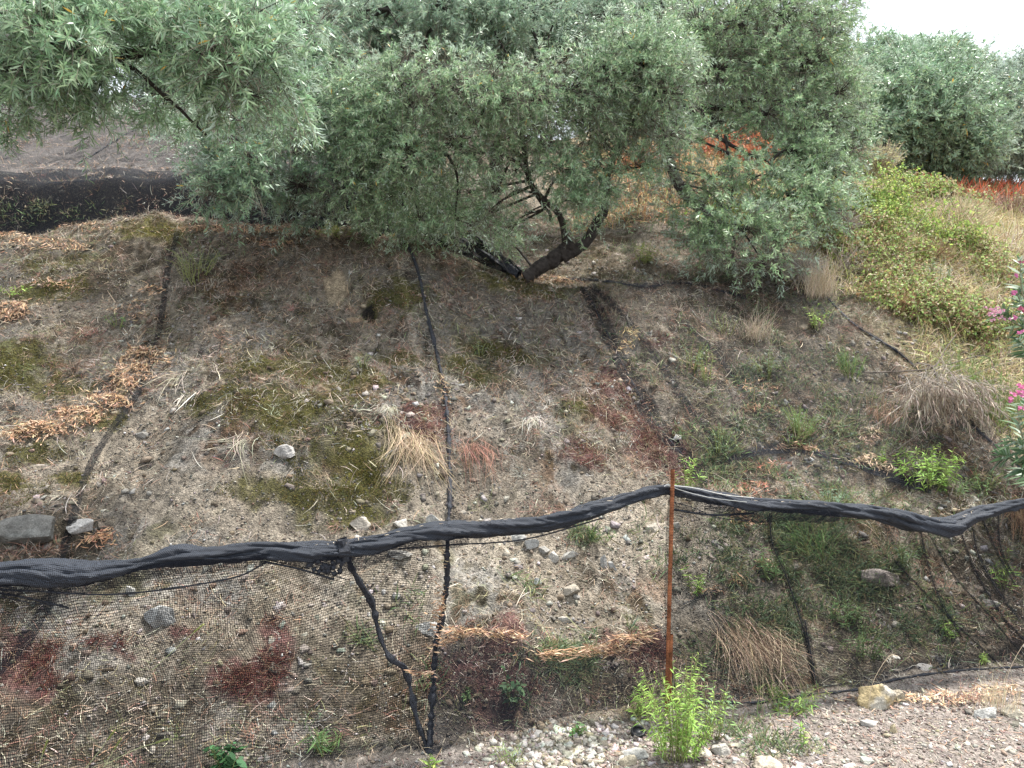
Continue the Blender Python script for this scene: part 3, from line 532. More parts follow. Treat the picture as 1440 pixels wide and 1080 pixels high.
# loose lower lip of the roll, strap, tassels, tie wire
for pts, rd in [([(-60, 826), (60, 832), (150, 836), (230, 829), (330, 812), (372, 792)], .0035), ([(560, 772), (640, 766), (740, 758), (850, 728)], .003), ([(944, 716), (1000, 724), (1060, 722)], .005), ([(372, 790), (420, 800), (470, 815)], .004), ([(940, 704), (975, 714), (1010, 728), (1060, 733)], .002)]:
    p = np.array(pts, float); q = spline(onfence(p[:, 0], p[:, 1], -.015), 40); V, Q = tubes(q[None], np.full((1, 40), rd), 6); mk('loose_edge', V, Q, mat=M_cord, parent=roll)
q = spline(onfence(np.array([480., 484, 487]), np.array([758., 772, 788]), -.01), 12); roll_tube('strap', q, np.full(12, .022), parent=roll, m=M_cord, sides=14)
q = onfence(np.array([483.]), np.array([772.]))[0]; k = np.argmin(np.linalg.norm(rollp-q, axis=1)); seg = rollp[k-5:k+6]; roll_tube('strap', seg, rr[k-5:k+6]*1.18, parent=roll, m=M_cord, sides=16, amp=.03)
g = G()
for pts in ([(478, 786), (465, 800), (448, 790), (430, 797)], [(482, 788), (476, 806), (462, 803), (450, 795)], [(470, 790), (455, 803), (438, 800)]):
    p = np.array(pts, float); q = spline(onfence(p[:, 0], p[:, 1], -.02), 24); V, Q = tubes(q[None], (.008+.005*np.sin(np.arange(24)*1.3))[None], 7); g.add(V, Q)
g.build('gathered_tassel', M_cord, roll)
g = G()
for pts in ([(936, 681), (960, 690), (1000, 700), (1050, 706)], [(937, 682), (975, 686), (1020, 696), (1060, 700)], [(934, 684), (940, 681), (946, 683), (944, 688)]):
    p = np.array(pts, float); q = spline(onfence(p[:, 0], p[:, 1], -.045), 24); V, Q = tubes(q[None], np.full((1, 24), .0016), 5); g.add(V, Q)
g.build('tie_wire', M_wire, roll)
# ------------------------------------------------------------------ hanging net panels
def footy(px):
    a = (np.asarray(px, float)-720)/F; return 500+(1.6-.0)/fenceY(a)*1080
def sag(px, v): return .10*np.sin(np.pi*np.clip(v, 0, 1))*(1+.5*fbm(px*.004, v*1.5, 2, 7))+.012*fbm(px*.03, v*2, 3, 8)+.012*np.sin(px*.05+v*6)*v
def sheet(name, m, px, v, parent=None, offs=0., top=None, bot=None):
    PX, Vv = np.meshgrid(px, v, indexing='ij'); T_ = topy(PX) if top is None else top(PX); B_ = footy(PX) if bot is None else bot(PX)
    PY = T_+(B_-T_)*Vv; P = onfence(PX, PY); vv = (PY-topy(PX))/(footy(PX)-topy(PX)); P[..., 1] += sag(PX, vv)+offs
    gz = H(P[..., 0], P[..., 1]); P[..., 2] = np.maximum(P[..., 2], np.where(vv > .55, gz+.006, -9))
    n1, n2 = PX.shape; i = (np.arange(n1-1)[:, None]*n2+np.arange(n2-1)[None]).ravel(); Q = np.stack([i, i+1, i+n2+1, i+n2], -1)
    uv = np.stack([P[..., 0]*1.04+.07*fbm(PX*.005, PY*.006, 3, 3)+P[..., 2]*.12, P[..., 2]*1.02+.08*fbm(PX*.004, PY*.005, 3, 4)], -1)
    return mk(name, P, Q, mat=m, uv=uv, smooth=True, parent=parent)
def onsheet(px, py, off=-.012):
    px = np.asarray(px, float); py = np.asarray(py, float); P = onfence(px, py); v = (py-topy(px))/(footy(px)-topy(px)); P[..., 1] += sag(px, v)+off; return P
lv = np.linspace(0, 1.0, 60)
n = 900; i = R.integers(0, 900, n); th = R.uniform(0, 6.28, n); P = rollp[i]+rr[i][:, None]*.9*np.stack([0*th, np.cos(th), np.sin(th)], -1); D = nrm(rv(n)+np.stack([0*th, np.cos(th), np.sin(th)-.5], -1)); V, Q = strips(P, D, R.uniform(.005, .03, n), .0009, .5*rv(n), nrm(np.cross(D, rv(n))), (1, 1, .6)); mk('frayed_threads', V, Q, mat=M_cord, parent=roll)
n = 90; i = R.integers(250, 800, n); P = rollp[i]+np.stack([np.zeros(n), -rr[i]*.55, rr[i]*.95], -1); D = nrm(rv(n)*np.array([1, .5, .2])); V, Q = strips(P, D, R.uniform(.008, .03, n), .0022, .1*rv(n), nrm(np.cross(D, rv(n))), (.4, 1, .3)); tag(mk('leaf_bits', V, Q, mat=M_dry, col=np.tile((.6, .5, .38), (len(V), 1))), 'tiny dry leaf bits stuck to the top of the rolled net', 'plant litter', kind='stuff')
for a0, a1, hh in ((-200, 380, 22), (400, 660, 20), (990, 1180, 12)):
    u = np.linspace(a0, a1, 90); hgt = hh*(.5+.7*vn(u*.02, u*0, 31))*np.sin(np.linspace(.2, 2.94, 90))**.5; q0 = onfence(u, topy(u)+4, -.03); q1 = onfence(u, topy(u)+12+hgt, -.012); rows = np.stack([q0, (q0+q1)/2+np.array([0, -.008, 0]), q1], 1); ii = (np.arange(89)[:, None]*3+np.arange(2)[None]).ravel()
    mk('loose_lip', rows, np.stack([ii, ii+1, ii+4, ii+3], -1), mat=M_netdark, uv=np.stack([rows[..., 0], rows[..., 2]], -1), smooth=True, parent=roll)
e = empty('hanging_net', onsheet(np.array([300.]), np.array([1100.]))[0], 'coarse black square-mesh net hanging under the roll, left of the knotted vertical cords', 'net', 'net panels hanging from the roll')
sheet('mesh', M_netbig, np.linspace(-330, 606, 190), lv, e)
for pts, rd in [([(488, 780), (497, 815), (515, 850), (522, 880), (532, 915), (545, 938), (566, 952), (575, 985), (586, 1020), (600, 1052), (604, 1074)], .012), ([(-10, 833), (40, 843), (92, 858)], .004), ([(372, 786), (430, 800), (485, 820)], .0022), ([(-10, 838), (45, 850), (85, 853)], .002)]:
    p = np.array(pts, float); q = spline(onsheet(p[:, 0], p[:, 1]), 120); roll_tube('gathered_cord', q, rd*(.85+.7*(vn(np.arange(120)*.35, np.zeros(120), 77)-.4)), amp=.25, tw=25, sides=9, parent=e, m=M_cord)
e = empty('hanging_net', onsheet(np.array([780.]), np.array([1020.]))[0], 'dark doubled net pocket hanging between the vertical seam and the rusty post', 'net', 'net panels hanging from the roll')
PTOP = np.array([(606, 925), (625, 903), (650, 892), (690, 893), (720, 903), (760, 920), (800, 925), (850, 920), (890, 903), (925, 886), (940, 888), (952, 960)], float)
PBOT = np.array([(606, 1078), (650, 1032), (720, 1025), (780, 1012), (850, 998), (900, 985), (940, 980), (952, 978)], float)
sheet('mesh', M_netdark, np.linspace(606, 951, 110), np.linspace(0, 1, 40), e, -.03, lambda x: np.interp(x, PTOP[:, 0], PTOP[:, 1]), lambda x: np.interp(x, PBOT[:, 0], PBOT[:, 1]))
e = empty('hanging_net', onsheet(np.array([1250.]), np.array([960.]))[0], 'fine black net hanging in slanting folds right of the rusty post', 'net', 'net panels hanging from the roll')
sheet('mesh', M_netfine, np.linspace(941, 1700, 190), lv, e)
folds = [([(1082, 722), (1092, 770), (1120, 830), (1140, 900), (1148, 980)], 9), ([(1292, 742), (1310, 790), (1330, 840), (1360, 900)], 7), ([(1366, 738), (1390, 790), (1420, 840), (1450, 880)], 8), ([(1348, 742), (1380, 800), (1420, 870), (1450, 905)], 6), ([(1380, 730), (1400, 760), (1445, 830)], 5), ([(1402, 724), (1420, 780), (1445, 820)], 5), ([(1140, 880), (1146, 940), (1150, 985)], 10), ([(1300, 745), (1340, 800), (1400, 870), (1440, 920)], 3), ([(1262, 790), (1330, 860), (1400, 930)], 4)]
for k, (pts, wd) in enumerate(folds):
    p = spline(np.array(pts, float), 50); q = onsheet(p[:, 0], p[:, 1], -.008-.003*k); wdm = wd/F*3.7*(.6+.4*np.sin(np.linspace(.4, 2.8, 50)))/2
    sd = nrm(np.cross(nrm(np.gradient(q, axis=0)), np.array([0, 1., 0]))); rows = np.stack([q-sd*wdm[:, None], q+np.array([0, -.006, 0]), q+sd*wdm[:, None]], 1)
    i = (np.arange(49)[:, None]*3+np.arange(2)[None]).ravel(); Q = np.stack([i, i+1, i+4, i+3], -1)
    V2, Q2 = tubes(q[None]+np.array([0, -.004, 0]), (.0020*wd/7*(.6+.8*vn(np.arange(50)*.4, np.zeros(50), k)))[None], 6); mk('fold_edge', V2, Q2, mat=M_cord, parent=e)
    mk('fold', rows, Q, mat=M_netband, uv=np.stack([rows[..., 0]+rows[..., 2]*.7, rows[..., 2]-rows[..., 0]*.4], -1), smooth=True, parent=e)
px = np.array([980, 1040, 1100, 1150, 1200, 1235, 1300, 1360, 1400, 1450, 1600], float); py = np.array([986, 988, 987, 986, 976, 962, 966, 960, 950, 940, 915], float)
q = spline(onfence(px, py, -.03), 140); q[:, 2] = np.maximum(q[:, 2], H(q[:, 0], q[:, 1])+.004); roll_tube('hem', q, .0045*(1+.4*np.sin(np.arange(140)*.7)+.3*R.random(140)), parent=e, m=M_cord, sides=8)
# ------------------------------------------------------------------ nets lying on the bank: seams, folds and a thin sheet
def seam(name, pts, rd, label, band=None, fence=False, bandm=None, lift=.012, cat='net seam'):
    p = spline(np.array(pts, float), 160); q = ground(p[:, 0], p[:, 1], off=lift) if not fence else onsheet(p[:, 0], p[:, 1], -.02)
    q = (q+np.roll(q, 1, 0)+np.roll(q, -1, 0))/3; q[0] = q[1]; q[-1] = q[-2]+(q[-2]-q[-3])*.5
    e = empty(name, q[-1], label, cat)
    if rd: roll_tube('cord', q[::1], rd*(.8+.8*(vn(np.arange(160)*.4, np.zeros(160), 78)-.35)), amp=.25, tw=25, sides=8, parent=e, m=M_cord)
    if band:
        w_ = band*(.7+.5*vn(np.arange(160)*.08, np.zeros(160), 5)); t = nrm(np.gradient(q, axis=0)); sd = nrm(np.cross(t, np.array([0, -.5, .8])))
        rows = np.stack([q+sd*(w_*f)[:, None] for f in (-.5, -.25, 0, .25, .5)], 1); rows[..., 2] = np.maximum(rows[..., 2], H(rows[..., 0], rows[..., 1])+lift)
        i = (np.arange(159)[:, None]*5+np.arange(4)[None]).ravel(); Q = np.stack([i, i+1, i+6, i+5], -1)
        mk('net_band', rows, Q, mat=bandm or M_netband, uv=np.stack([rows[..., 0]*1.1+rows[..., 2]*.5, rows[..., 1]*1.3-rows[..., 0]*.3], -1), smooth=True, parent=e)
    return e
seam('net_seam', [(556, 328), (575, 348), (590, 390), (600, 440), (615, 500), (625, 550), (630, 600), (632, 660), (633, 700), (630, 735)], .012, 'long twisted black seam running down the middle of the bank to the net roll')
seam('net_seam', [(630, 750), (628, 790), (626, 830), (618, 880), (610, 920), (608, 960), (606, 1000), (604, 1040), (606, 1078)], .012, 'straight black seam hanging below the roll beside the orange leaf strands', fence=True)
seam('net_fold', [(250, 325), (236, 380), (228, 440), (215, 500), (195, 550), (160, 600), (125, 660), (98, 745), (85, 790)], 0, 'broad faint dark net fold down the left part of the bank under the leaf heaps', band=.042)
seam('net_fold', [(78, 830), (55, 870), (25, 915), (-20, 960)], 0, 'dark slanting net fold under the coarse net at lower left', band=.06, cat='net fold')
seam('net_fold', [(822, 402), (850, 460), (880, 520), (920, 590), (960, 640), (995, 680)], .003, 'wide grey translucent net fold slanting right from the trunk towards the post', band=.12, cat='net fold')
seam('net_fold', [(830, 398), (900, 470), (960, 560), (1010, 620)], .0, 'second thin grey net fold beside the wide one below the trunk', band=.06, cat='net fold')
seam('net_seam', [(1122, 372), (1160, 415), (1200, 455), (1240, 480), (1275, 505), (1330, 560), (1370, 600), (1410, 635), (1460, 680), (1520, 740)], .006, 'straight dark net edge slanting down to the right border past the dead branch', band=.03, bandm=M_netdark, cat='net edge')
seam('net_fold', [(1020, 645), (1070, 634), (1130, 632), (1170, 642), (1210, 655), (1260, 675), (1310, 690)], .004, 'black sagging net fold holding tan leaves above the right part of the roll', band=.08, bandm=M_netdark, cat='net fold')
seam('net_fold', [(790, 392), (850, 395), (905, 402), (960, 398), (1010, 408), (1050, 420)], .004, 'black net fold along the crest right of the olive trunk base', band=.06, bandm=M_netdark, cat='net fold')
seam('net_fold', [(960, 450), (1000, 490), (1040, 540), (1090, 600)], 0, 'dark smudge-like net fold on the bank between the trunk and the right edge', band=.05, cat='net fold')
seam('net_seam', [(105, 232), (140, 212), (175, 190), (215, 172)], .008, 'black seam slanting up the far left slope beyond the dark terrace net', cat='net seam')
seam('net_seam', [(960, 850), (1000, 833), (1040, 820), (1090, 790)], .003, 'thin pale-leaf-lined net seam rising right of the rusty post', cat='net seam')
def drape(name, m, L, Rr, n1, n2, label, off=.02, cat='net', fine=False):
    a = spline(np.array(L, float), n1); b = spline(np.array(Rr, float), n1); t = np.linspace(0, 1, n2)[None, :, None]; PP = (a[:, None]*(1-t)+b[:, None]*t).reshape(-1, 2)
    P = ground(PP[:, 0], PP[:, 1], fine=fine, off=off).reshape(n1, n2, 3); i = (np.arange(n1-1)[:, None]*n2+np.arange(n2-1)[None]).ravel(); Q = np.stack([i, i+1, i+n2+1, i+n2], -1)
    return tag(mk(name, P, Q, mat=m, uv=np.stack([P[..., 0]*1.05+P[..., 2]*.2, P[..., 1]*1.2+.05*fbm(P[..., 0]*2, P[..., 1]*2, 2, 5)], -1), smooth=True), label, cat)
drape('ground_net', M_netveil, [(830, 404), (880, 500), (940, 600), (990, 672)], [(1118, 378), (1200, 460), (1320, 560), (1500, 700)], 70, 70, 'thin grey net veiling the right part of the bank above the roll', off=.028)
M_netthin = net_mat('sun_faded_net', .0045, .085, col=(.006, .0075, .011), extra=.16)
drape('bank_net', M_netthin, [(-200, 345), (0, 345), (120, 338), (235, 332)], [(-200, 820), (0, 800), (50, 800), (95, 795)], 70, 90, 'thin black net on the far left bank up to the broad dark fold', off=.011, fine=True)
drape('bank_net', M_netthin, [(240, 332), (330, 328), (450, 330), (552, 338)], [(100, 795), (280, 778), (450, 770), (628, 742)], 110, 110, 'thin black net on the bank between the broad dark fold and the middle seam', off=.011, fine=True)
drape('bank_net', M_netthin, [(562, 340), (650, 362), (730, 392), (822, 404)], [(634, 742), (740, 735), (860, 708), (985, 672)], 90, 90, 'thin black net on the bank between the middle seam and the wide grey fold', off=.011, fine=True)
pxs = np.linspace(-300, 610, 120); Ys = np.linspace(8.35, 7.05, 46); PX, YM = np.meshgrid(pxs, Ys, indexing='ij'); A_ = (PX-720)/F; off = .05+.05*fbm(PX*.01, YM*2, 3, 5)
Pm = np.stack([A_*YM, YM, H(A_*YM, YM, False)+off], -1); ii = (np.arange(119)[:, None]*46+np.arange(45)[None]).ravel()
tag(mk('terrace_net', Pm, np.stack([ii, ii+1, ii+47, ii+46], -1), mat=M_netwall, uv=np.stack([Pm[..., 0], Pm[..., 2]*1.2], -1), smooth=True), 'black net draped over the shaded terrace step above the left crest', 'net')
pxs = np.linspace(-300, 480, 90); Ys = np.linspace(8.5, 14.5, 60); PX, YM = np.meshgrid(pxs, Ys, indexing='ij'); A_ = (PX-720)/F
Pm = np.stack([A_*YM, YM, H(A_*YM, YM)+.05], -1); ii = (np.arange(89)[:, None]*60+np.arange(59)[None]).ravel()
tag(mk('slope_net', Pm, np.stack([ii, ii+1, ii+61, ii+60], -1), mat=M_netveil, uv=np.stack([Pm[..., 0], Pm[..., 1]*1.1], -1), smooth=True), 'grey net veiling the far left slope beyond the dark terrace step', 'net')
UP = spline([at(400, 246, 7.5), at(450, 262, 7.45), at(520, 284, 7.35), at(585, 288, 7.2), at(640, 314, 6.95), at(690, 350, 6.6), at(732, 382, 6.35)], 90)
LO = spline([at(400, 330, 7.2), at(450, 334, 7.1), at(520, 340, 6.95), at(585, 345, 6.75), at(640, 356, 6.6), at(690, 376, 6.4), at(728, 392, 6.25)], 90); t = np.linspace(0, 1, 24)[None, :, None]; Pm = UP[:, None]*(1-t)+LO[:, None]*t
u_ = np.arange(90)[:, None]*.05; Pm[..., 1] += .07*fbm(u_*4+t[..., 0]*3, t[..., 0]*4, 3, 15)*np.sin(np.pi*t[..., 0])+.03*np.sin(u_*9+t[..., 0]*7)*t[..., 0]
ii = (np.arange(89)[:, None]*24+np.arange(23)[None]).ravel(); e = empty('net_swag', UP[60], 'black net swag sagging from the terrace down to the foot of the olive trunk', 'net')
mk('mesh', Pm, np.stack([ii, ii+1, ii+25, ii+24], -1), mat=M_netblack, uv=np.stack([Pm[..., 0], Pm[..., 2]], -1), smooth=True, parent=e)
roll_tube('upper_edge', UP, .022*(.6+.8*vn(np.arange(90)*.3, np.zeros(90), 3)), amp=.3, tw=9, sides=12, m=M_cord, parent=e)
MI = UP*.45+LO*.55; MI[:, 1] -= .08; roll_tube('gathered_fold', MI[12:], .026*np.linspace(.4, 1, 78)*(.4+.9*vn(np.arange(78)*.2, np.zeros(78), 4)), amp=.4, tw=6, sides=12, m=M_cord, parent=e)
# ------------------------------------------------------------------ rusty post and black cap
b = onfence(np.array([936.]), np.array([960.]))[0]; b[1] -= .035; t_ = onfence(np.array([943.]), np.array([658.]))[0]; t_[1] -= .045
b = b+(b-t_)*.12
post = empty('rusty_post', b, 'thin rust-brown ribbed iron post holding up the rolled net in the middle', 'post')
n = 400; s = np.linspace(0, 1, n)[:, None]; q = b*(1-s)+t_*s; Ln = np.linalg.norm(t_-b); rad = .0085*(1+.13*(np.sin(s[:, 0]*Ln/.012*2*np.pi) > .2)); V, Q = tubes(q[None], rad[None], 12); mk('bar', V, Q, mat=M_rust, parent=post, smooth=True)
q2 = q[15:130]+np.array([.012, -.004, 0]); V, Q = tubes(q2[None], np.full((1, len(q2)), .0075), 10); mk('splice_bar', V, Q, mat=M_rust, parent=post, smooth=True)
def lathe(name, prof_, mat_, parent=None, loc=(0, 0, 0), n=40, tilt=0):
    th = np.linspace(0, 2*np.pi, n, endpoint=False); p = np.array(prof_); V = np.stack([p[:, 0:1]*np.cos(th), p[:, 0:1]*np.sin(th), np.repeat(p[:, 1:2], n, 1)], -1)
    c_, s_ = math.cos(tilt), math.sin(tilt); V = np.stack([V[..., 0], V[..., 1]*c_-V[..., 2]*s_, V[..., 1]*s_+V[..., 2]*c_], -1)
    i = np.arange(len(p)-1)[:, None]*n; j = np.arange(n)[None]; Q = np.stack([i+j, i+(j+1) % n, i+n+(j+1) % n, i+n+j], -1).reshape(-1, 4)
    o = mk(name, V+np.array(loc), Q, mat=mat_, parent=parent, smooth=True); return o
p = g1(897, 1033); e = empty('black_cap', p, 'round black plastic cap lying in the gravel left of the green plant', 'cap')
lathe('rim', [(0.0, 0), (.029, 0), (.031, .004), (.031, .016), (.0285, .02), (.024, .02), (.0235, .013)], M_black, e, p+np.array([0, 0, .004]), tilt=.35)
lathe('centre_disc', [(.0235, .013), (.017, .014), (.0155, .017), (.003, .0175), (0, .0175)], M_black, e, p+np.array([0, 0, .004]), tilt=.35)
# ------------------------------------------------------------------ heaps of dry leaves caught by the nets
LIT = [(.50, .33, .20), (.40, .24, .14), (.58, .42, .28), (.28, .16, .095), (.50, .36, .25), (.20, .13, .085)]
def heap(pts, n, label, fence=False, L=(.03, .055), up=.035, cat='dry leaves', name='leaf_heap', pale=None):
    """pts: (px, py, rx, ry)"""
    pts = np.array(pts, float); w_ = pts[:, 2]*pts[:, 3]; i = R.choice(len(pts), n, p=w_/w_.sum()); a = R.uniform(0, 6.283, n); n2 = 0; r = np.sqrt(R.random(n)); far_ = R.random(n) < .1; r = np.where(far_, r*1.9, r*(1+.2*np.sin(5*a))); px = pts[i, 0]+pts[i, 2]*r*np.cos(a); py = pts[i, 1]+pts[i, 3]*r*np.sin(a)
    P = onsheet(px, py, -.055+R.uniform(-.01, .01, n)) if fence else ground(px, py)+np.array([0, 0, 1])*(up*np.maximum(1-r, 0)*R.random(n)*1.6)[:, None]+np.array([0, 0, .014])
    nn = normal(P[:, 0], P[:, 1]); ax = np.array([1., 0, .1]); D = nrm(np.cross(nn, rv(n))+.25*nn*R.normal(size=(n, 1))+.0*ax)
    if fence: D = nrm(np.stack([R.normal(1, .4, n)*R.choice([-1, 1], n), R.normal(0, .3, n), R.normal(0, .45, n)], -1))
    Lr = R.uniform(L[0]*.5, L[1], n); side = nrm(np.cross(D, nn+.9*rv(n))); P = P-D*Lr[:, None]/2
    if fence: P[:, 2] -= np.abs(R.normal(0, .012, n)); Lr = Lr*.85
    g = G(); V, Q = strips(P, D, Lr, R.uniform(.003, .0055, n) if fence else R.uniform(.0035, .0075, n), nn*R.normal(0, .15, (n, 1))+np.cross(D, nn)*R.normal(0, .15, (n, 1)), side, (.2, .9, 1, .15)); g.add(V, Q, None, np.repeat(np.clip(palette(n, pale or LIT, var=.18), .02, .85), 8, 0))
    o = g.build(name, M_dry); return tag(o, label, cat, kind='stuff' if any(w in label for w in ('strewn', 'broken', 'streaks', 'strung', 'ragged', 'lining', 'few tan')) else None)
heap([(205, 505, 34, 16), (185, 528, 30, 14), (172, 545, 24, 10)], 900, 'thick heap of orange dry leaves on the left bank, upper half of the long drift')
heap([(150, 568, 34, 12), (110, 588, 38, 14), (60, 607, 40, 12), (25, 614, 25, 8)], 1300, 'long slanting drift of tan dry leaves reaching the left border')
heap([(18, 438, 26, 12), (10, 446, 16, 8)], 330, 'round patch of tan dry leaves at the left border halfway up the bank')
heap([(60, 345, 60, 8), (20, 335, 30, 6), (95, 350, 35, 5), (120, 322, 50, 5)], 650, 'wide orange leaf drift on the crest at the far left')
heap([(330, 324, 80, 5), (400, 326, 50, 5), (270, 326, 30, 4)], 620, 'thin orange leaf line along the crest under the low hanging foliage')
heap([(390, 346, 26, 5), (360, 340, 15, 3)], 150, 'small streak of dry leaves just below the crest at centre left')
heap([(215, 412, 20, 6), (195, 430, 12, 5)], 100, 'small scatter of dry leaves on the faint left fold high on the bank')
heap([(195, 450, 28, 6), (170, 438, 20, 4)], 90, 'loose dry leaves lying above the thick leaf heap on the left')
heap([(70, 402, 30, 4), (90, 405, 16, 3)], 70, 'faint row of dry leaves below the left crest')
heap([(555, 330, 20, 5), (580, 340, 14, 4)], 140, 'dry leaves gathered at the upper end of the middle seam')
heap([(770, 396, 36, 5), (800, 399, 20, 4), (745, 390, 14, 3)], 300, 'orange leaf drift just in front of the olive trunk base')
heap([(620, 545, 8, 20), (628, 560, 8, 14)], 70, 'tuft of pale dry leaves caught halfway down the middle seam')
heap([(190, 205, 20, 8), (160, 200, 30, 6), (205, 195, 12, 6)], 240, 'orange leaf patch on the far left slope beyond the terrace')
heap([(100, 236, 60, 3), (40, 205, 40, 5), (20, 200, 20, 4), (200, 240, 60, 2)], 260, 'broken orange leaf line along the top of the dark terrace net')
heap([(650, 888, 30, 5), (690, 891, 40, 4), (725, 895, 30, 3), (628, 900, 16, 6)], 330, 'orange leaves lining the top of the dark net pocket at its left end', fence=True)
heap([(800, 917, 40, 6), (850, 913, 36, 7), (890, 898, 30, 6), (915, 887, 16, 5), (770, 917, 20, 4)], 560, 'thick orange leaf line along the right half of the dark net pocket', fence=True)
heap([(618, 835, 7, 22), (612, 870, 9, 18), (616, 858, 9, 12), (604, 915, 12, 6), (626, 782, 4, 14)], 170, 'ragged orange leaves clinging to the straight seam below the roll', fence=True, L=(.015, .035))
heap([(600, 950, 16, 4), (580, 948, 12, 3)], 40, 'few tan leaves stuck left of the straight seam near the bottom', fence=True)
heap([(1070, 580, 24, 5), (1060, 577, 16, 3)], 130, 'flat tan leaf clump left of the green feathery plant on the right bank')
heap([(1115, 634, 30, 4), (1140, 637, 16, 3)], 150, 'pale leaf line resting in the black sagging fold on the right')
heap([(1222, 615, 18, 12), (1215, 625, 14, 6)], 130, 'crumpled pale leaf clump on the right bank left of the bright green bush', pale=[(.62, .48, .36), (.5, .36, .26)])
heap([(1225, 652, 26, 7), (1245, 662, 14, 5)], 160, 'tan leaves along the lower end of the black sagging fold', pale=[(.62, .46, .33), (.5, .36, .24)])
heap([(885, 478, 16, 16), (880, 490, 10, 10)], 110, 'fluffy yellow dry tuft on the bank right of the wide fold', pale=[(.65, .5, .28), (.55, .4, .2)])
heap([(975, 525, 26, 8), (1060, 545, 30, 10)], 130, 'thin tan leaf streaks on the upper right bank')
heap([(1050, 735, 24, 8), (1040, 728, 15, 5)], 160, 'orange brown leaves just beneath the roll right of the post', cat='dry leaves')
heap([(1090, 660, 30, 8), (1060, 690, 30, 8)], 160, 'russet dry leaves on the bank above the roll right of the post', pale=[(.42, .2, .13), (.5, .3, .2), (.34, .13, .1)])
heap([(1000, 835, 20, 3), (1040, 822, 18, 4), (1075, 800, 16, 8)], 120, 'tan leaves strung along the thin seam right of the post')
heap([(140, 765, 26, 9), (150, 755, 16, 6)], 110, 'rusty leaf patch between the flat rock and the roll at left', pale=[(.45, .24, .15), (.5, .32, .2)])
heap([(1240, 985, 60, 8), (1330, 985, 60, 10), (1400, 975, 40, 10)], 500, 'strewn tan leaf litter along the foot of the right-hand net', up=.01, pale=[(.55, .4, .26), (.45, .28, .18), (.6, .5, .36)])
# ------------------------------------------------------------------ herbs, tussocks and shrubs
def frame_leaves(P, T, n_per, L, W, cols, spread=.8, s0=.15, prof=(.15, .9, .75, .05), droop=.2, up=0.):
    """leaves spiralling along stems: P (n,k,3) stem points; returns verts, quads, colours"""
    n, k = P.shape[:2]; s = np.sort(R.uniform(s0, 1, (n, n_per)), 1); f = s*(k-1); i = np.minimum(f.astype(int), k-2); t = (f-i)[..., None]; r = np.arange(n)[:, None]
    c = P[r, i]*(1-t)+P[r, i+1]*t; tg = nrm(P[r, i+1]-P[r, i]); c = c.reshape(-1, 3); tg = tg.reshape(-1, 3); m = len(c)
    out = nrm(np.cross(tg, rv(m))); D = nrm(tg*(1-spread)+out*spread+np.array([0, 0, up])); side = nrm(np.cross(D, tg+.5*rv(m)))
    Ls = R.uniform(L*.6, L*1.15, m)*(1-.3*(s.ravel() > .85)); B = np.tile(np.array([0, 0, -droop]), (m, 1))+.12*rv(m)
    V, Q = strips(c, D, Ls, Ls*W/L, B, side, prof); return V, Q, np.repeat(np.clip(palette(m, cols, var=.16), .01, .9), len(prof)*2, 0)
GRN1 = [(.28, .44, .09), (.36, .52, .13), (.20, .34, .08)]; GRN2 = [(.13, .22, .08), (.17, .26, .10), (.10, .17, .07)]; GREYG = [(.20, .25, .17), (.26, .31, .22), (.15, .19, .12)]
def herb(px, py, hpx, wpx, ns, label, cat='plant', name='leafy_plant', cols=GRN1, L=.035, W=.005, per=26, spread=.75, stemc=(.22, .24, .09), rigid=.35, group=None, base=None, depthy=.6, s0=.15, droop=.2, loc=None):
    p = g1(px, py) if loc is None else np.array(loc); s = p[1]/F; h = hpx*s; wd = wpx*s/2
    e = empty(name, p, label, cat, group); a = R.uniform(0, 6.28, ns); r = np.sqrt(R.random(ns)); b0 = p+np.stack([wd*.35*r*np.cos(a), wd*.35*depthy*r*np.sin(a), 0*r], -1); b0[:, 2] = H(b0[:, 0], b0[:, 1]) if loc is None else p[2]
    tp = p+np.stack([wd*r*np.cos(a), wd*depthy*r*np.sin(a), h*R.uniform(.55, 1.0, ns)*(1-.35*r)], -1)
    t = np.linspace(0, 1, 7)[None, :, None]; c = b0[:, None]*(1-t)+tp[:, None]*t; c[..., 2] += .0; mid_ = np.sin(np.pi*t)*rigid*h*.2*rv(ns)[:, None]; c = c+mid_; c[..., :2] += ((t[..., 0]**2-t[..., 0])*rigid)[..., None]*(tp-b0)[:, None, :2]
    V, Q = tubes(c, np.broadcast_to(np.linspace(.0022, .0009, 7), (ns, 7))*max(1, s*260), 4); mk('stems', V, Q, mat=M_twig, parent=e, col=np.tile(stemc, (len(V), 1)))
    V, Q, cc = frame_leaves(c, None, per, L, W, cols, spread, s0=s0, droop=droop); mk('leaves', V, Q, mat=M_green, parent=e, col=cc); return e
herb(955, 1068, 180, 150, 40, 'bushy bright green narrow-leaved plant growing round the foot of the rusty post', L=.034, W=.0055, per=40)
herb(903, 1012, 75, 46, 9, 'small leaning green sprig on the left edge of the bright bush at the post', L=.036, W=.005, per=22)
herb(1000, 1040, 110, 90, 12, 'looser green plant with broader leaves right of the bright bush at the post', L=.035, W=.009, per=16, cols=[(.20, .30, .12), (.25, .36, .12), (.2, .28, .16)])
herb(975, 835, 55, 40, 6, 'small bright green sprig behind the rusty post below the roll', L=.04, W=.006, per=20)
herb(967, 690, 68, 44, 7, 'bright green sprigs standing just above the roll beside the post top', L=.045, W=.006, per=26)
herb(1305, 680, 75, 110, 22, 'bright lime green leafy bush on the right bank above the roll', L=.05, W=.008, per=30)
herb(1245, 655, 40, 28, 4, 'small bright green sprig left of the lime green bush on the right bank', L=.03, W=.007, per=16)
herb(1340, 695, 40, 70, 10, 'dull green weed under the right side of the lime green bush', cols=GRN2, L=.04, W=.006, per=20)
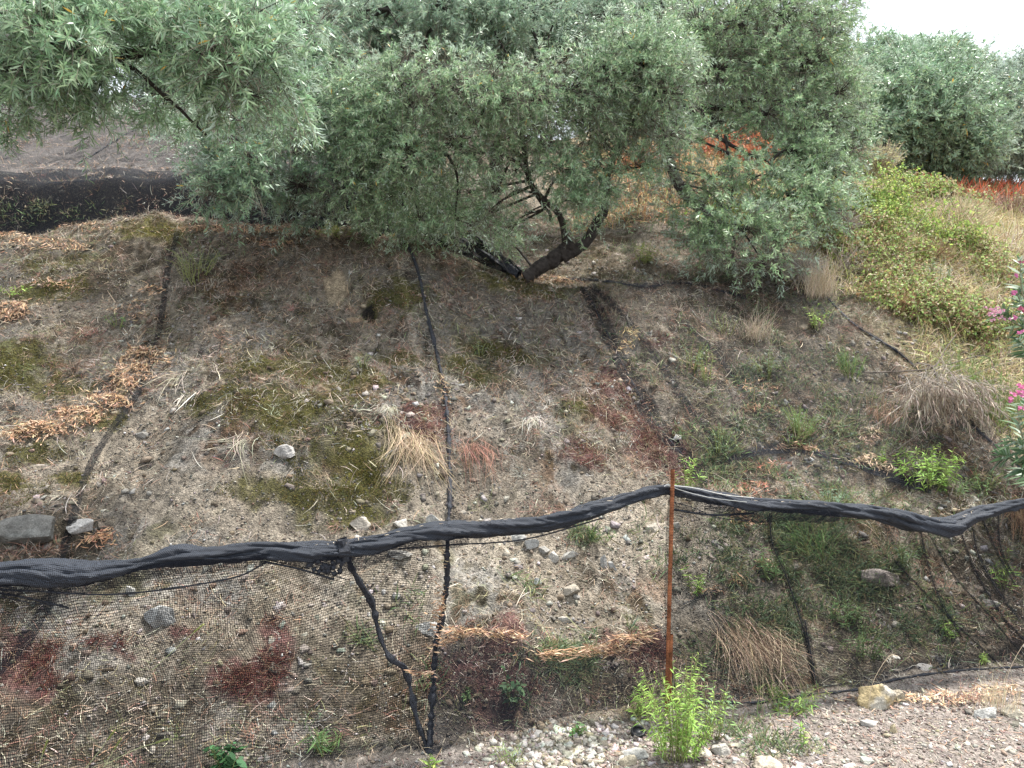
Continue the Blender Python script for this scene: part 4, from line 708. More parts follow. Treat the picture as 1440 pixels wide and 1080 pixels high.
herb(1125, 612, 60, 80, 26, 'soft feathery green plant in the middle of the right bank', cols=[(.17, .29, .10), (.22, .34, .12), (.14, .24, .10)], L=.03, W=.0022, per=44, spread=.6)
herb(1115, 632, 30, 40, 6, 'low broad-leaved green plant beneath the feathery plant', cols=GRN2, L=.03, W=.014, per=8)
herb(1195, 530, 55, 50, 16, 'upright dusky green herb near the slanting net edge', cols=GRN2, L=.05, W=.004, per=26, spread=.45)
herb(1148, 460, 40, 40, 8, 'yellow-green weed just under the top of the slanting net edge', cols=GRN1, L=.04, W=.008, per=14)
herb(675, 500, 26, 30, 6, 'small blue-green tuft in the middle of the upper bank', cols=GREYG, L=.03, W=.006, per=14)
herb(510, 515, 24, 30, 6, 'small grey-green tuft left of the middle seam on the upper bank', cols=GREYG, L=.03, W=.005, per=14)
herb(425, 315, 48, 70, 16, 'pale grey-green wispy shrub on the crest under the hanging olive branches', cols=[(.28, .32, .18), (.22, .26, .14)], L=.03, W=.004, per=20)
herb(275, 392, 60, 110, 22, 'sprawling pale sage-green plant on the upper left bank', cols=[(.28, .30, .20), (.34, .33, .24), (.2, .22, .14)], L=.03, W=.005, per=14, rigid=.9)
herb(165, 460, 26, 40, 5, 'dark green weed beside the faint left fold', cols=GRN2, L=.03, W=.012, per=8)
herb(20, 415, 20, 60, 8, 'low green weed at the left border above the tan leaf patch', cols=GRN1, L=.03, W=.008, per=8)
herb(320, 1085, 60, 60, 8, 'dark green broad-leaved weed behind the net at the bottom left', cols=[(.05, .12, .05), (.08, .18, .08)], L=.05, W=.028, per=9)
herb(455, 1060, 50, 60, 9, 'dark green grassy weed behind the coarse net left of the vertical cords', cols=GRN2, L=.07, W=.006, per=9)
herb(720, 985, 60, 60, 8, 'green bramble seedling inside the dark net pocket', cols=[(.10, .18, .09), (.13, .22, .11)], L=.035, W=.022, per=7)
herb(655, 985, 26, 24, 4, 'tiny green seedling at the left end of the dark net pocket', cols=GRN2, L=.025, W=.014, per=6)
herb(805, 1033, 22, 46, 7, 'low green seedling with oval leaves at the gravel edge left of the black cap', cols=[(.12, .24, .09), (.17, .29, .12)], L=.025, W=.015, per=6, rigid=.8)
herb(600, 1085, 26, 40, 6, 'small green shoots at the foot of the vertical seams', cols=GRN1, L=.04, W=.008, per=6)
herb(715, 1075, 50, 60, 8, 'thin green grass shoots at the bottom border in the gravel', cols=[(.18, .27, .10), (.3, .33, .16)], L=.05, W=.004, per=6)
herb(1128, 1050, 46, 16, 4, 'small upright green sprout at the road edge right of the bright plant', cols=GRN1, L=.03, W=.006, per=9)
herb(1110, 1000, 50, 130, 22, 'patch of fresh green grass and weeds below the hem of the fine net', cols=GRN1+GRN2, L=.045, W=.005, per=12, rigid=.9)
herb(1215, 925, 60, 90, 14, 'green weed clump behind the lower part of the fine net', cols=GRN2, L=.04, W=.005, per=18)
herb(1335, 900, 40, 40, 8, 'small green weed behind the fine net towards the right border', cols=GRN1, L=.035, W=.005, per=14)
herb(1385, 935, 26, 24, 5, 'little green sprig near the hem of the fine net at right', cols=GRN1, L=.03, W=.004, per=12)
herb(1415, 825, 60, 70, 10, 'leafy green stems seen through the net folds at the right border', cols=GRN1+GRN2, L=.04, W=.006, per=16)
herb(1150, 790, 80, 110, 20, 'tall green grass behind the fine net right below the roll', cols=GRN2, L=.10, W=.005, per=9, spread=.4)
herb(1010, 640, 50, 100, 22, 'grey-green low shrub on the bank right of the post top', cols=GREYG+GRN2, L=.03, W=.004, per=22)
herb(1170, 720, 46, 110, 22, 'blue-green feathery weed just above the roll on the right', cols=[(.15, .25, .16), (.2, .3, .2)], L=.035, W=.003, per=24)
herb(970, 520, 60, 70, 12, 'thin green weed growing through the wide grey fold', cols=GRN2+GREYG, L=.035, W=.006, per=14)
herb(905, 370, 42, 50, 12, 'yellow-green weed behind the crest right of the olive trunk', cols=[(.34, .40, .10), (.28, .34, .10)], L=.05, W=.008, per=14)
herb(480, 332, 26, 90, 18, 'low yellow-green clump on the crest right of the wispy shrub', cols=[(.28, .34, .08), (.2, .27, .08)], L=.04, W=.005, per=12)
herb(1320, 410, 60, 44, 18, 'pale blue-grey feathery bush in the middle of the bramble slope', cols=[(.38, .46, .40), (.3, .38, .33)], L=.05, W=.004, per=30)
herb(1400, 600, 120, 110, 40, 'green broom-like bush with upright fine stems left of the oleander', cols=[(.20, .30, .10), (.26, .35, .13), (.15, .23, .08)], L=.05, W=.005, per=34, spread=.4)
herb(1350, 545, 80, 90, 24, 'loose green broom stems behind the dead branch', cols=[(.22, .30, .12), (.3, .36, .18)], L=.05, W=.005, per=26, spread=.4)
herb(1085, 815, 70, 60, 12, 'dull green herb behind the fine net below the first hanging fold', cols=GRN2, L=.05, W=.007, per=16)
herb(1190, 880, 60, 70, 12, 'darker green herb clump in the middle of the fine net', cols=GRN2, L=.05, W=.006, per=18)
herb(1270, 800, 60, 60, 12, 'green herb behind the fine net above the half-buried boulder', cols=GREYG+GRN2, L=.045, W=.006, per=16)
herb(1080, 530, 50, 60, 10, 'greyish green weed on the right bank above the feathery plant', cols=GREYG, L=.04, W=.006, per=16)
herb(995, 540, 60, 50, 8, 'thin upright weed with yellowish tips left of the feathery plant', cols=[(.34, .40, .16), (.24, .32, .14)], L=.035, W=.006, per=14)
herb(1020, 470, 40, 60, 8, 'low pale weed with whitish heads under the dark crest fold', cols=[(.40, .42, .30), (.26, .30, .18)], L=.03, W=.006, per=12)
herb(1385, 690, 40, 60, 8, 'small green weed below the slanting net edge near the right border', cols=GRN2, L=.035, W=.006, per=14)
herb(845, 760, 30, 50, 8, 'small green weed under the net roll left of the post', cols=GRN2, L=.03, W=.005, per=12)
# yellow-green seed spikes at lower left
for k, (px, py, h, ang, lab) in enumerate([(272, 890, 60, .5, 'tallest green bristly seed head poking through the coarse net at lower left'), (160, 1055, 40, .2, 'curved green seed head near the bottom left corner'), (150, 1042, 22, .3, 'short green seed head behind the curved one at bottom left'), (60, 1060, 18, 0, 'little green seed head nearest the bottom left corner'), (218, 1045, 26, .9, 'slanting green seed head right of the curved one'), (600 // 1 - 385, 1052, 8, 1, None), (290, 870, 1, 0, None), (212, 1048, 1, 1, None)]):
    if not lab: continue
    s = 2.55/F; c = onfence(np.array([float(px)]), np.array([float(py)]), -.06)[0]; d = nrm(np.array([math.sin(ang+.35), 0, math.cos(ang+.35)])); e = empty('seed_head', c-d*.12, lab, 'grass spike')
    q = spline([c-d*.16-np.array([.03, 0, .03]), c-d*.08, c, c+d*.03], 14); V, Q = tubes(q[None], np.full((1, 14), .0011), 5); mk('stalk', V, Q, mat=M_twig, parent=e, col=np.tile((.35, .38, .2), (len(V), 1)))
    n = 260; u = R.random(n)*.045; P = c+d*u[:, None]; o_ = nrm(np.cross(rv(n), d)); V, Q = strips(P, nrm(o_*.6+d), np.full(n, .008), .0022, np.zeros((n, 3)), nrm(np.cross(o_, d)), (.8, 1, .1)); mk('bristles', V, Q, mat=M_green, parent=e, col=np.repeat(palette(n, [(.42, .48, .16), (.5, .52, .24)]), 6, 0))
def tussock(px, py, lpx, n, label, cols=((.46, .36, .24), (.36, .27, .18), (.52, .42, .29)), fan=1.0, down=True, L=None, W=.0022, dirx=0., curl=.5, name='straw_tussock', cat='dry grass', loc=None, up=.5, droop=1.):
    p = g1(px, py) if loc is None else np.array(loc); s = p[1]/F; L = L or lpx*s; R1 = .055*lpx/60
    nn = normal(np.array([p[0]]), np.array([p[1]]))[0]; dn = np.array([dirx, -.62, -.55]) if down else np.array([dirx, -.1, 1.0]); dn = dn/np.linalg.norm(dn); sd = np.cross(dn, nn)
    D = nrm(dn+nn*R.uniform(.05, up, (n, 1))*1.2+sd*R.normal(0, .35*fan, (n, 1))); P = p+R.normal(0, R1, (n, 3))*np.array([1, .6, .4]); P[:, 2] = np.maximum(P[:, 2], H(P[:, 0], P[:, 1])+.01)
    side = nrm(np.cross(D, rv(n))); Ls = L*R.uniform(.35, 1.05, n); D = nrm(D+.16*rv(n)); B = np.array([0, 0, -1.])*(R.uniform(.0, .8, n)*droop)[:, None]+sd*R.normal(0, .35*curl, (n, 1))+.15*rv(n)
    V, Q = strips(P, D, Ls, W, B, side, (.7, 1, .9, .7, .2)); gz = H(V[:, 0], V[:, 1])+.006; V[:, 2] = np.maximum(V[:, 2], gz)
    return tag(mk(name, V, Q, mat=M_dry, col=np.repeat(np.clip(palette(n, cols, var=.2), .02, .85), 10, 0)), label, cat)
tussock(1050, 900, 85, 620, 'big drooping tan straw tussock behind the fine net right of the post', cols=[(.50, .38, .27), (.38, .28, .2), (.58, .46, .33), (.26, .19, .13)], dirx=.25)
tussock(575, 620, 80, 260, 'pale straw clump hanging down the bank left of the middle seam', dirx=.25, curl=1.2, fan=.8)
tussock(545, 575, 30, 130, 'whitish dry root tuft left of the dark red patch by the middle seam', cols=[(.6, .56, .46), (.5, .46, .38)], curl=1.5)
tussock(670, 630, 60, 130, 'rusty brown dead plant hanging on the bank right of the middle seam', cols=[(.32, .16, .12), (.4, .22, .16), (.24, .13, .1)], dirx=.25, fan=.7)
tussock(750, 590, 30, 120, 'small white dried root spray in the middle of the bank', cols=[(.6, .56, .48), (.52, .46, .38)], curl=1.5, fan=1.6)
tussock(250, 530, 50, 36, 'long pale curved dry stalks beside the thick leaf heap', cols=[(.44, .40, .31), (.38, .33, .25)], dirx=-.5, fan=1.8, curl=1.5, W=.004)
tussock(270, 555, 40, 14, 'single whitish dead stalk hanging on the left bank', cols=[(.68, .64, .54)], dirx=0, fan=.15, curl=.2, W=.005)
tussock(340, 620, 40, 40, 'curly whitish dead stems on the moss left of the grey lumpy rock', cols=[(.42, .38, .30)], dirx=-.3, fan=2, curl=3, W=.003)
tussock(1150, 420, 70, 380, 'pale tan dry grass leaning over the top of the slanting net edge', cols=[(.6, .5, .36), (.5, .4, .28), (.66, .56, .44)], down=False, fan=1.6, up=.4, droop=.6)
tussock(1270, 445, 60, 260, 'orange tan dry grass beside the slanting net edge', cols=[(.6, .42, .24), (.5, .34, .2)], down=False, fan=1.6)
tussock(1060, 480, 60, 200, 'dry beige weeds veiled by the thin net on the upper right bank', cols=[(.5, .42, .32), (.42, .34, .26)], down=False, fan=1.6)
tussock(1240, 600, 60, 160, 'reddish brown dead weeds left of the dead branch', cols=[(.42, .26, .18), (.5, .36, .28)], down=False, fan=2)
tussock(1410, 1000, 55, 90, 'thin pale grass stalks standing at the net foot near the right border', cols=[(.66, .54, .38), (.6, .5, .34)], down=False, fan=1.2, up=.2, droop=.3)
tussock(1370, 990, 40, 70, 'pinkish dry twig tangle at the foot of the right-hand net', cols=[(.5, .3, .24), (.45, .34, .28)], down=False, fan=3, up=.4)
tussock(1430, 720, 50, 200, 'dark dry undergrowth beneath the oleander at the right border', cols=[(.34, .2, .12), (.44, .3, .18)], down=True, fan=2)
tussock(945, 1000, 80, 40, 'arching thin olive-tan stalks rising behind the bright bush at the post', cols=[(.36, .34, .18), (.42, .36, .24)], down=False, fan=1.4, up=.2, droop=.3, W=.0035)
# oat-like stalk
for px, py, h, lab in ((1220, 1000, 90, 'dry oat stalk with white husks standing in front of the right net'), (1408, 1000, 110, 'taller dry stalk with white husks at the right border')):
    p = g1(px, py); s = p[1]/F; e = empty('oat_stalk', p, lab, 'dry grass'); q = spline([p, p+np.array([.02, -.01, h*s*.5]), p+np.array([.08, -.02, h*s*.9]), p+np.array([.12, -.02, h*s*.92])], 24)
    V, Q = tubes(q[None], np.full((1, 24), .0012), 4); mk('stalk', V, Q, mat=M_twig, parent=e, col=np.tile((.6, .48, .34), (len(V), 1)))
    n = 16; P = q[R.integers(14, 24, n)]; D = nrm(np.array([.5, 0, -.8])+.4*rv(n)); V, Q = strips(P, D, .022, .006, np.zeros((n, 3)), nrm(np.cross(D, rv(n))), (.3, 1, .6, .1)); mk('husks', V, Q, mat=M_dry, parent=e, col=np.tile((.75, .72, .66), (len(V), 1)))
# dead drooping branch
p = at(1312, 518, 5.35); e = empty('dead_branch', p, 'dead grey-tan branch with drooping withered twigs lying over the net edge on the right', 'dead branch')
for pts, rd in (([(1215, 524, 5.3), (1270, 522, 5.3), (1312, 516, 5.35), (1330, 490, 5.5), (1345, 470, 5.6)], .006), ([(1290, 510, 5.3), (1310, 516, 5.3), (1322, 540, 5.2), (1350, 580, 5.0)], .008), ([(1300, 530, 5.3), (1290, 550, 5.2), (1282, 565, 5.2)], .005), ([(1250, 640, 4.9), (1300, 605, 5.0), (1340, 580, 5.1)], .004), ([(1310, 520, 5.3), (1380, 500, 5.5), (1400, 515, 5.4)], .004), ([(1345, 600, 5), (1360, 575, 5), (1370, 560, 5)], .004)):
    q = spline([at(a, b, c) for a, b, c in pts], 30); V, Q = tubes(q[None], (rd*np.linspace(1, .6, 30))[None], 6); mk('limb', V, Q, mat=M_bark, parent=e, col=np.tile((.12, .10, .085), (len(V), 1)), smooth=True)
n = 170; c0 = at(R.normal(1325, 26, n), R.normal(535, 12, n), R.uniform(4.95, 5.4, n)); D = nrm(np.stack([R.normal(.25, .7, n), R.normal(-.2, .45, n), -R.normal(.7, .5, n)], -1)); k = np.linspace(0, 1, 6)[None, :, None]; Lr = R.uniform(.15, .36, n)[:, None, None]
tw = c0[:, None]+D[:, None]*Lr*k+np.array([0, 0, -.1])*k*k*Lr+rv(n)[:, None]*.04*k*k
V, Q = tubes(tw, np.broadcast_to(np.linspace(.0022, .001, 6), (n, 6)), 3); mk('twigs', V, Q, mat=M_twig, parent=e, col=np.tile((.36, .32, .28), (len(V), 1)))
V, Q, cc = frame_leaves(tw, None, 22, .055, .006, [(.34, .28, .22), (.42, .35, .28), (.25, .2, .16)], .5, s0=.2, droop=.5); mk('withered_leaves', V, Q, mat=M_dry, parent=e, col=cc)
# grey dry twiggy bush at the crest right
def twigbush(px, py, Y, r, n, label, col, leafc=None, per=10, L=.03, W=.005, name='dry_bush', cat='dry bush', up=.5, z=None):
    p = at(px, py, Y); e = empty(name, p, label, cat); D = nrm(rv(n)*np.array([1, .8, .7])+np.array([0, 0, up])); k = np.linspace(0, 1, 6)[None, :, None]; P = p+D[:, None]*(r*R.uniform(.5, 1.05, n))[:, None, None]*k+.18*r*rv(n)[:, None]*k*k
    V, Q = tubes(P, np.broadcast_to(np.linspace(.003, .0011, 6), (n, 6))*max(1, Y/5), 3); mk('twigs', V, Q, mat=M_twig, parent=e, col=np.repeat(palette(n, [col], var=.2), 18, 0))
    if leafc: V, Q, cc = frame_leaves(P, None, per, L, W, leafc, .6, s0=.3); mk('leaves', V, Q, mat=M_green, parent=e, col=cc)
    return e
twigbush(1170, 325, 7.4, .30, 900, 'grey twiggy dead bush on the crest right of the olive crown', (.26, .22, .20), up=.6)
twigbush(1195, 385, 6.9, .26, 520, 'second, paler dead bush with whitish tips beside the bramble', (.40, .36, .31), [(.55, .5, .45)], 8, .03, .004, up=.3)
twigbush(1130, 378, 6.6, .22, 420, 'whitish dry twigs at the very top of the slanting net edge', (.48, .43, .38), up=.1)
twigbush(1425, 320, 10.5, .6, 500, 'brown bare bush on the hillside at the right border', (.24, .15, .12), [(.3, .2, .16)], 8, .05, .01, up=.4)
# brambles
def leafbush(px, py, Y, rx, ry, n, label, cols, L=.030, W=.018, cat='bramble', name='bramble_bush', per=7, twl=.16, stem=(.2, .16, .08)):
    p = at(px, py, Y); e = empty(name, p, label, cat); n = int(n*1.7); d = rv(n); r = R.random(n)**.6*1.25; c = p+d*np.array([rx, rx*.9, ry])*r[:, None]; c[:, 2] = np.where(R.random(n) < .55, H(c[:, 0], c[:, 1])+R.uniform(.02, .16, n)+.35*np.maximum(fbm(c[:, 0]*2.8, c[:, 1]*2.8, 2, 211), 0), c[:, 2])
    c[:, 2] = np.maximum(c[:, 2], H(c[:, 0], c[:, 1])+.03); D = nrm(d*.4+rv(n)*.7+np.array([0, -.2, .6])); k = np.linspace(0, 1, 4)[None, :, None]; P = c[:, None]+D[:, None]*twl*k+np.array([0, 0, -.05])*k*k
    k_ = fbm(c[:, 0]*2.2, c[:, 1]*2.2+c[:, 2]*2, 3, 201)+R.normal(0, .08, n) > .0; P = P[k_]; n = len(P)
    V, Q = tubes(P, np.broadcast_to(np.linspace(.0028, .0012, 4), (n, 4)), 3); mk('stems', V, Q, mat=M_twig, parent=e, col=np.tile(stem, (len(V), 1)))
    V, Q, cc = frame_leaves(P, None, per, L, W, cols, .7, s0=.0, prof=(.2, 1, .8, .1)); mk('leaves', V, Q, mat=M_green, parent=e, col=cc); return e
YG = [(.30, .44, .10), (.40, .54, .14), (.22, .34, .09), (.50, .54, .16), (.16, .26, .07)]; YG2 = [(.30, .42, .14), (.40, .48, .16), (.22, .33, .10), (.40, .28, .15), (.20, .13, .08), (.48, .44, .28)]
leafbush(1215, 285, 8.6, .62, .30, 1500, 'tall yellow-green bramble climbing below the far olive trees', YG)
leafbush(1270, 345, 8.0, .66, .34, 2200, 'broad yellow-green bramble mass in the middle of the right hillside', YG)
leafbush(1215, 405, 7.2, .42, .26, 1100, 'browner bramble mass above the slanting net edge', YG2)
leafbush(1340, 400, 7.6, .50, .34, 1500, 'pale yellow-green bramble mass left of the pink-flowered oleander', YG2)
leafbush(1290, 460, 6.5, .42, .24, 1100, 'lower sparse bramble growth above the dead branch', YG2)
leafbush(1375, 475, 6.4, .36, .24, 800, 'low yellowish bramble beside the oleander leaves', YG2)
leafbush(1050, 300, 7.9, .5, .3, 900, 'light green undergrowth showing beneath the right-hand crown', YG)
leafbush(1330, 310, 11, .7, .28, 900, 'far green shrub below the red scrub on the hilltop', YG2, L=.05, W=.03)
leafbush(1415, 345, 11.5, .6, .26, 700, 'far green and straw coloured shrub near the right border', YG2, L=.05, W=.03)
leafbush(1040, 215, 12.5, .7, .25, 600, 'rust red shrub glimpsed through the right-hand crown', [(.42, .14, .07), (.34, .10, .06), (.5, .24, .12)], L=.06, W=.03, cat='shrub', name='red_shrub')
leafbush(900, 238, 10.5, .5, .22, 500, 'orange-red shrub glimpsed above the olive trunk', [(.5, .2, .1), (.55, .34, .18), (.4, .14, .08)], L=.05, W=.02, cat='shrub', name='red_shrub')
twigbush(1300, 380, 7.6, .35, 500, 'brownish bare bramble canes in the gap of the bramble mass', (.28, .18, .12), [(.40, .30, .16), (.34, .40, .14)], 6, .03, .012, up=.5)
twigbush(1245, 430, 6.9, .28, 420, 'dark reddish bare canes above the slanting net edge', (.22, .12, .09), [(.36, .22, .12)], 5, .03, .01, up=.4)
twigbush(1400, 420, 8.2, .42, 500, 'pale straw coloured dead bush behind the upper oleander', (.5, .42, .32), [(.56, .48, .36)], 8, .04, .005, up=.7)
twigbush(1345, 330, 9.4, .5, 500, 'straw coloured wispy bush above the bramble mass', (.48, .40, .28), [(.52, .46, .28)], 8, .05, .006, up=.8)
twigbush(1235, 250, 10, .45, 420, 'tall dry twigs standing up behind the highest bramble', (.42, .36, .28), [(.46, .44, .22)], 6, .05, .012, up=1.2)
# oleanders
def oleander(stems, label, flowers, name='oleander_bush'):
    b = at(*stems[0][0]); e = empty(name, b, label, 'oleander')
    for st in stems:
        q = spline([at(*s) for s in st], 10); V, Q = tubes(q[None], np.linspace(.008, .003, 10)[None], 6); mk('stem', V, Q, mat=M_twig, parent=e, col=np.tile((.25, .24, .16), (len(V), 1)))
        V, Q, cc = frame_leaves(q[None], None, 64, .12, .022, [(.07, .13, .06), (.10, .17, .08), (.14, .21, .11)], .6, s0=.1, prof=(.2, .9, 1, .6, .05), droop=.15); mk('leaves', V, Q, mat=M_leaf, parent=e, col=cc)
    for px, py, Y, r, n, colf in flowers:
        c = at(px, py, Y); P = c+rv(n)*R.random((n, 1))**.5*np.array([r*1.3, r*.8, r*.8]); g = G()
        for k in range(5):
            N_ = nrm(rv(n)*.5+np.array([0, -.8, .5])); t1 = nrm(np.cross(N_, np.array([0, 0, 1.])+.01)); t2 = np.cross(N_, t1); a = 2*np.pi*k/5+0*P[:, 0]
            D = nrm(t1*np.cos(a)[:, None]+t2*np.sin(a)[:, None]+.3*N_); V, Q = strips(P, D, .014, .012, N_*.1, nrm(np.cross(D, N_)), (.3, .9, 1, .5)); g.add(V, Q, None, np.repeat(palette(n, [colf], var=.1), 8, 0))
        g.build('flower_cluster', M_green, e)
    return e
PK = (.62, .20, .38); PK2 = (.45, .13, .20); PK3 = (.55, .30, .38)
oleander([[(1470, 470, 5.6), (1440, 420, 5.5), (1434, 365, 5.45)], [(1475, 480, 5.7), (1420, 450, 5.6), (1400, 435, 5.6)], [(1490, 500, 5.6), (1450, 470, 5.5), (1436, 445, 5.5)], [(1480, 470, 5.6), (1445, 440, 5.6), (1428, 410, 5.6)], [(1490, 520, 5.5), (1455, 500, 5.4), (1430, 475, 5.4)]], 'upper oleander with dark leaves and scattered pale pink flowers at the right border',
         [(1438, 368, 5.4, .03, 8, PK2), (1429, 387, 5.4, .015, 3, PK), (1404, 440, 5.4, .085, 26, PK3), (1424, 414, 5.4, .025, 5, PK), (1437, 436, 5.4, .03, 6, PK2), (1426, 447, 5.4, .02, 3, PK), (1435, 468, 5.35, .025, 5, PK)])
oleander([[(1480, 690, 4.7), (1440, 620, 4.7), (1430, 570, 4.7)], [(1490, 680, 4.7), (1450, 640, 4.6), (1418, 615, 4.6)], [(1490, 660, 4.7), (1455, 600, 4.6), (1440, 560, 4.6)], [(1470, 690, 4.8), (1430, 650, 4.7), (1405, 640, 4.7)]], 'lower oleander with bright magenta-pink flowers above the net edge at the right border',
         [(1421, 563, 4.55, .02, 5, PK), (1432, 552, 4.55, .035, 10, PK), (1440, 574, 4.5, .03, 6, PK), (1440, 545, 4.5, .03, 6, PK)])
# ------------------------------------------------------------------ olive trees
OL = [(.23, .34, .185), (.31, .43, .25), (.155, .245, .135), (.42, .52, .34)]
def limb(P, r0, r1, n=40, sides=10, rough=.12):
    q = spline(P, n); q = q+np.stack([fbm(np.arange(n)*.17, np.zeros(n)+k*5, 2, int(abs(q[0, 0]*91))+k) for k in range(3)], -1)*r0*.6*np.sin(np.linspace(0, np.pi, n))[:, None]
    rad = np.linspace(r0, r1, n)*(1+rough*fbm(np.arange(n)*.5, np.zeros(n), 2, 5)); V, Q = tubes(q[None], rad[None], sides)
    V = V+(r0*.16*fbm(V[:, 0]*30+V[:, 2]*9, V[:, 1]*30+V[:, 2]*6, 3, 4))[:, None]*nrm(V-np.repeat(q, sides, 0)); return q, V, Q
def olive(name, label, base, limbs, blobs, L=.046, W=.0090, dens=1., leafc=OL, barkc=(.036, .031, .028), twl=(.14, .34), per=25, droop=.25, group='olive trees', cat='olive tree', bare=.55, shell=.5):
    """limbs: list of (points, r0, r1); blobs: (px, py, Y, r)"""
    e = empty(name, base, label, cat, group); g = G(); nodes = []
    for pts, r0, r1 in limbs:
        q, V, Q = limb(pts, r0, r1); g.add(V, Q, None, barkc); nodes.append(q)
    g.build('trunk', M_bark, e, smooth=True); nodes = np.vstack(nodes); B = np.array(blobs, float); C_ = at(B[:, 0], B[:, 1], B[:, 2]); r_ = B[:, 3]
    bt = []; br = []; tw0 = []; twd = []
    for c, r in zip(C_, r_):
        k = np.argsort(np.linalg.norm(nodes-c, axis=1))[R.integers(0, 3)]; a = nodes[k]; m1 = (a+c)/2+rv(1)[0]*.12*np.linalg.norm(c-a)+np.array([0, 0, .05]); bt.append(spline([a, m1, c], 8)); br.append(np.linspace(.020, .009, 8)*(.5+r))
        ns = max(8, int(70*(r/.4)**2*dens**.5)); d = rv(ns); rr_ = r*1.08*R.random(ns)**shell*(1+.3*R.normal(size=ns)); sc_ = c+d*rr_[:, None]*np.array([1, 1, .85])
        for p in sc_:
            m2 = (c+p)/2+rv(1)[0]*.12*r; bt.append(spline([c, m2, p], 8)); br.append(np.linspace(.006, .002, 8)*(.6+r))
        kt = 9*dens**.5; nt_ = int(ns*kt); i = R.integers(0, ns, nt_); t = R.uniform(.45, 1, nt_)[:, None]; tw0.append(c*(1-t)+sc_[i]*t+.04*R.normal(size=(nt_, 3))); o_ = nrm(sc_[i]-c); twd.append(nrm(o_*.7+rv(nt_)*.8+np.array([0, 0, .15-droop*.5])+.25*np.array([0, -1, 0])))
    bt = np.array(bt); br = np.array(br); V, Q = tubes(bt, br, 4); mk('branches', V, Q, mat=M_twig, parent=e, col=np.tile(np.array(barkc)*1.15, (len(V), 1)))
    P0 = np.vstack(tw0); D = np.vstack(twd); n = len(P0); k = np.linspace(0, 1, 5)[None, :, None]; Lr = R.uniform(*twl, n)[:, None, None]
    tw = P0[:, None]+D[:, None]*Lr*k+np.array([0, 0, -droop])*Lr*k*k+rv(n)[:, None]*.12*Lr*k*k
    gz = H(tw[..., 0], tw[..., 1], False)+.03; tw[..., 2] = np.maximum(tw[..., 2], gz)
    V, Q = tubes(tw, np.broadcast_to(np.linspace(.0017, .0009, 5), (n, 5))*max(1, L/.055), 3); c = np.repeat(palette(n, [(.17, .15, .12), (.24, .22, .17), (.13, .10, .085)], var=.15), 15, 0); mk('twigs', V, Q, mat=M_twig, parent=e, col=c)
    leafy = R.random(n) > bare*R.random(n)*2*(fbm(P0[:, 0]*1.5, P0[:, 2]*1.5+P0[:, 1], 3, 9) > -.05)
    tl = tw[leafy]; V, Q, c = frame_leaves(tl, None, per, L, W, leafc, .58, s0=.3, prof=(.2, 1, .05), droop=.12, up=.12)
    y = R.random(len(c)//6) < .004; c = c.reshape(-1, 6, 3); c[y] = (.55, .36, .08); mk('crown', V, Q, mat=M_leaf, parent=e, col=c.reshape(-1, 3)); return e
# main tree, forked trunk on the crest
P_ = lambda *a: [at(*q) for q in a]
olive('olive_tree', 'dark forked olive trunk on the crest carrying the dense central grey-green crown', g1(752, 378),
 [(P_((738, 392, 6.2), (762, 374, 6.2), (785, 360, 6.2), (806, 344, 6.2)), .052, .07), (P_((790, 362, 6.2), (812, 348, 6.2), (834, 328, 6.25), (846, 302, 6.3), (850, 280, 6.35), (855, 245, 6.4), (866, 215, 6.4), (885, 160, 6.3), (900, 110, 6.1)), .052, .014),
  (P_((794, 352, 6.2), (795, 328, 6.15), (786, 300, 6.1), (765, 278, 6.1), (748, 258, 6.1), (738, 225, 6.05), (735, 180, 6.0), (760, 140, 5.9)), .030, .012), (P_((775, 312, 6.2), (773, 300, 6.2), (765, 292, 6.2), (750, 270, 6.15), (740, 250, 6.1)), .014, .008),
  (P_((738, 225, 6.05), (700, 190, 6.0), (640, 160, 5.9), (580, 150, 5.8)), .016, .006), (P_((748, 258, 6.1), (730, 230, 6.0), (690, 215, 5.9), (620, 220, 5.8), (540, 240, 5.8)), .014, .005), (P_((866, 215, 6.4), (830, 180, 6.2), (800, 150, 6.0)), .012, .005)],
 [(900, 85, 5.9, .34), (850, 95, 5.9, .28), (935, 130, 5.9, .26), (925, 75, 6.1, .28), (560, 125, 5.8, .34), (625, 115, 5.7, .34), (690, 130, 5.8, .36), (750, 135, 5.8, .32), (800, 130, 5.9, .3), (500, 130, 6.0, .34), (520, 190, 5.9, .34), (575, 205, 5.8, .3), (640, 200, 5.9, .3),
  (700, 205, 6.1, .28), (760, 200, 6.1, .26), (830, 180, 6.2, .28), (890, 175, 6.2, .26), (800, 250, 6.1, .18), (830, 235, 6.2, .16), (500, 255, 6.0, .28), (560, 268, 6.1, .26), (620, 275, 6.3, .22), (470, 200, 6.2, .3), (940, 190, 6.1, .2), (660, 270, 6.4, .2), (530, 300, 6.3, .18), (785, 235, 5.9, .15), (842, 262, 6.1, .13), (812, 285, 6.0, .09), (870, 215, 6.1, .16), (900, 235, 6.2, .12), (690, 300, 6.3, .12), (720, 345, 6.6, .12), (610, 305, 6.8, .2), (660, 318, 6.9, .18), (700, 325, 7.0, .16), (640, 290, 6.5, .18), (740, 300, 7.0, .14), (700, 268, 6.0, .16), (725, 240, 6.0, .14), (680, 305, 6.2, .14), (640, 308, 6.1, .15), (590, 308, 6.1, .15), (715, 330, 6.45, .11)], dens=.85)
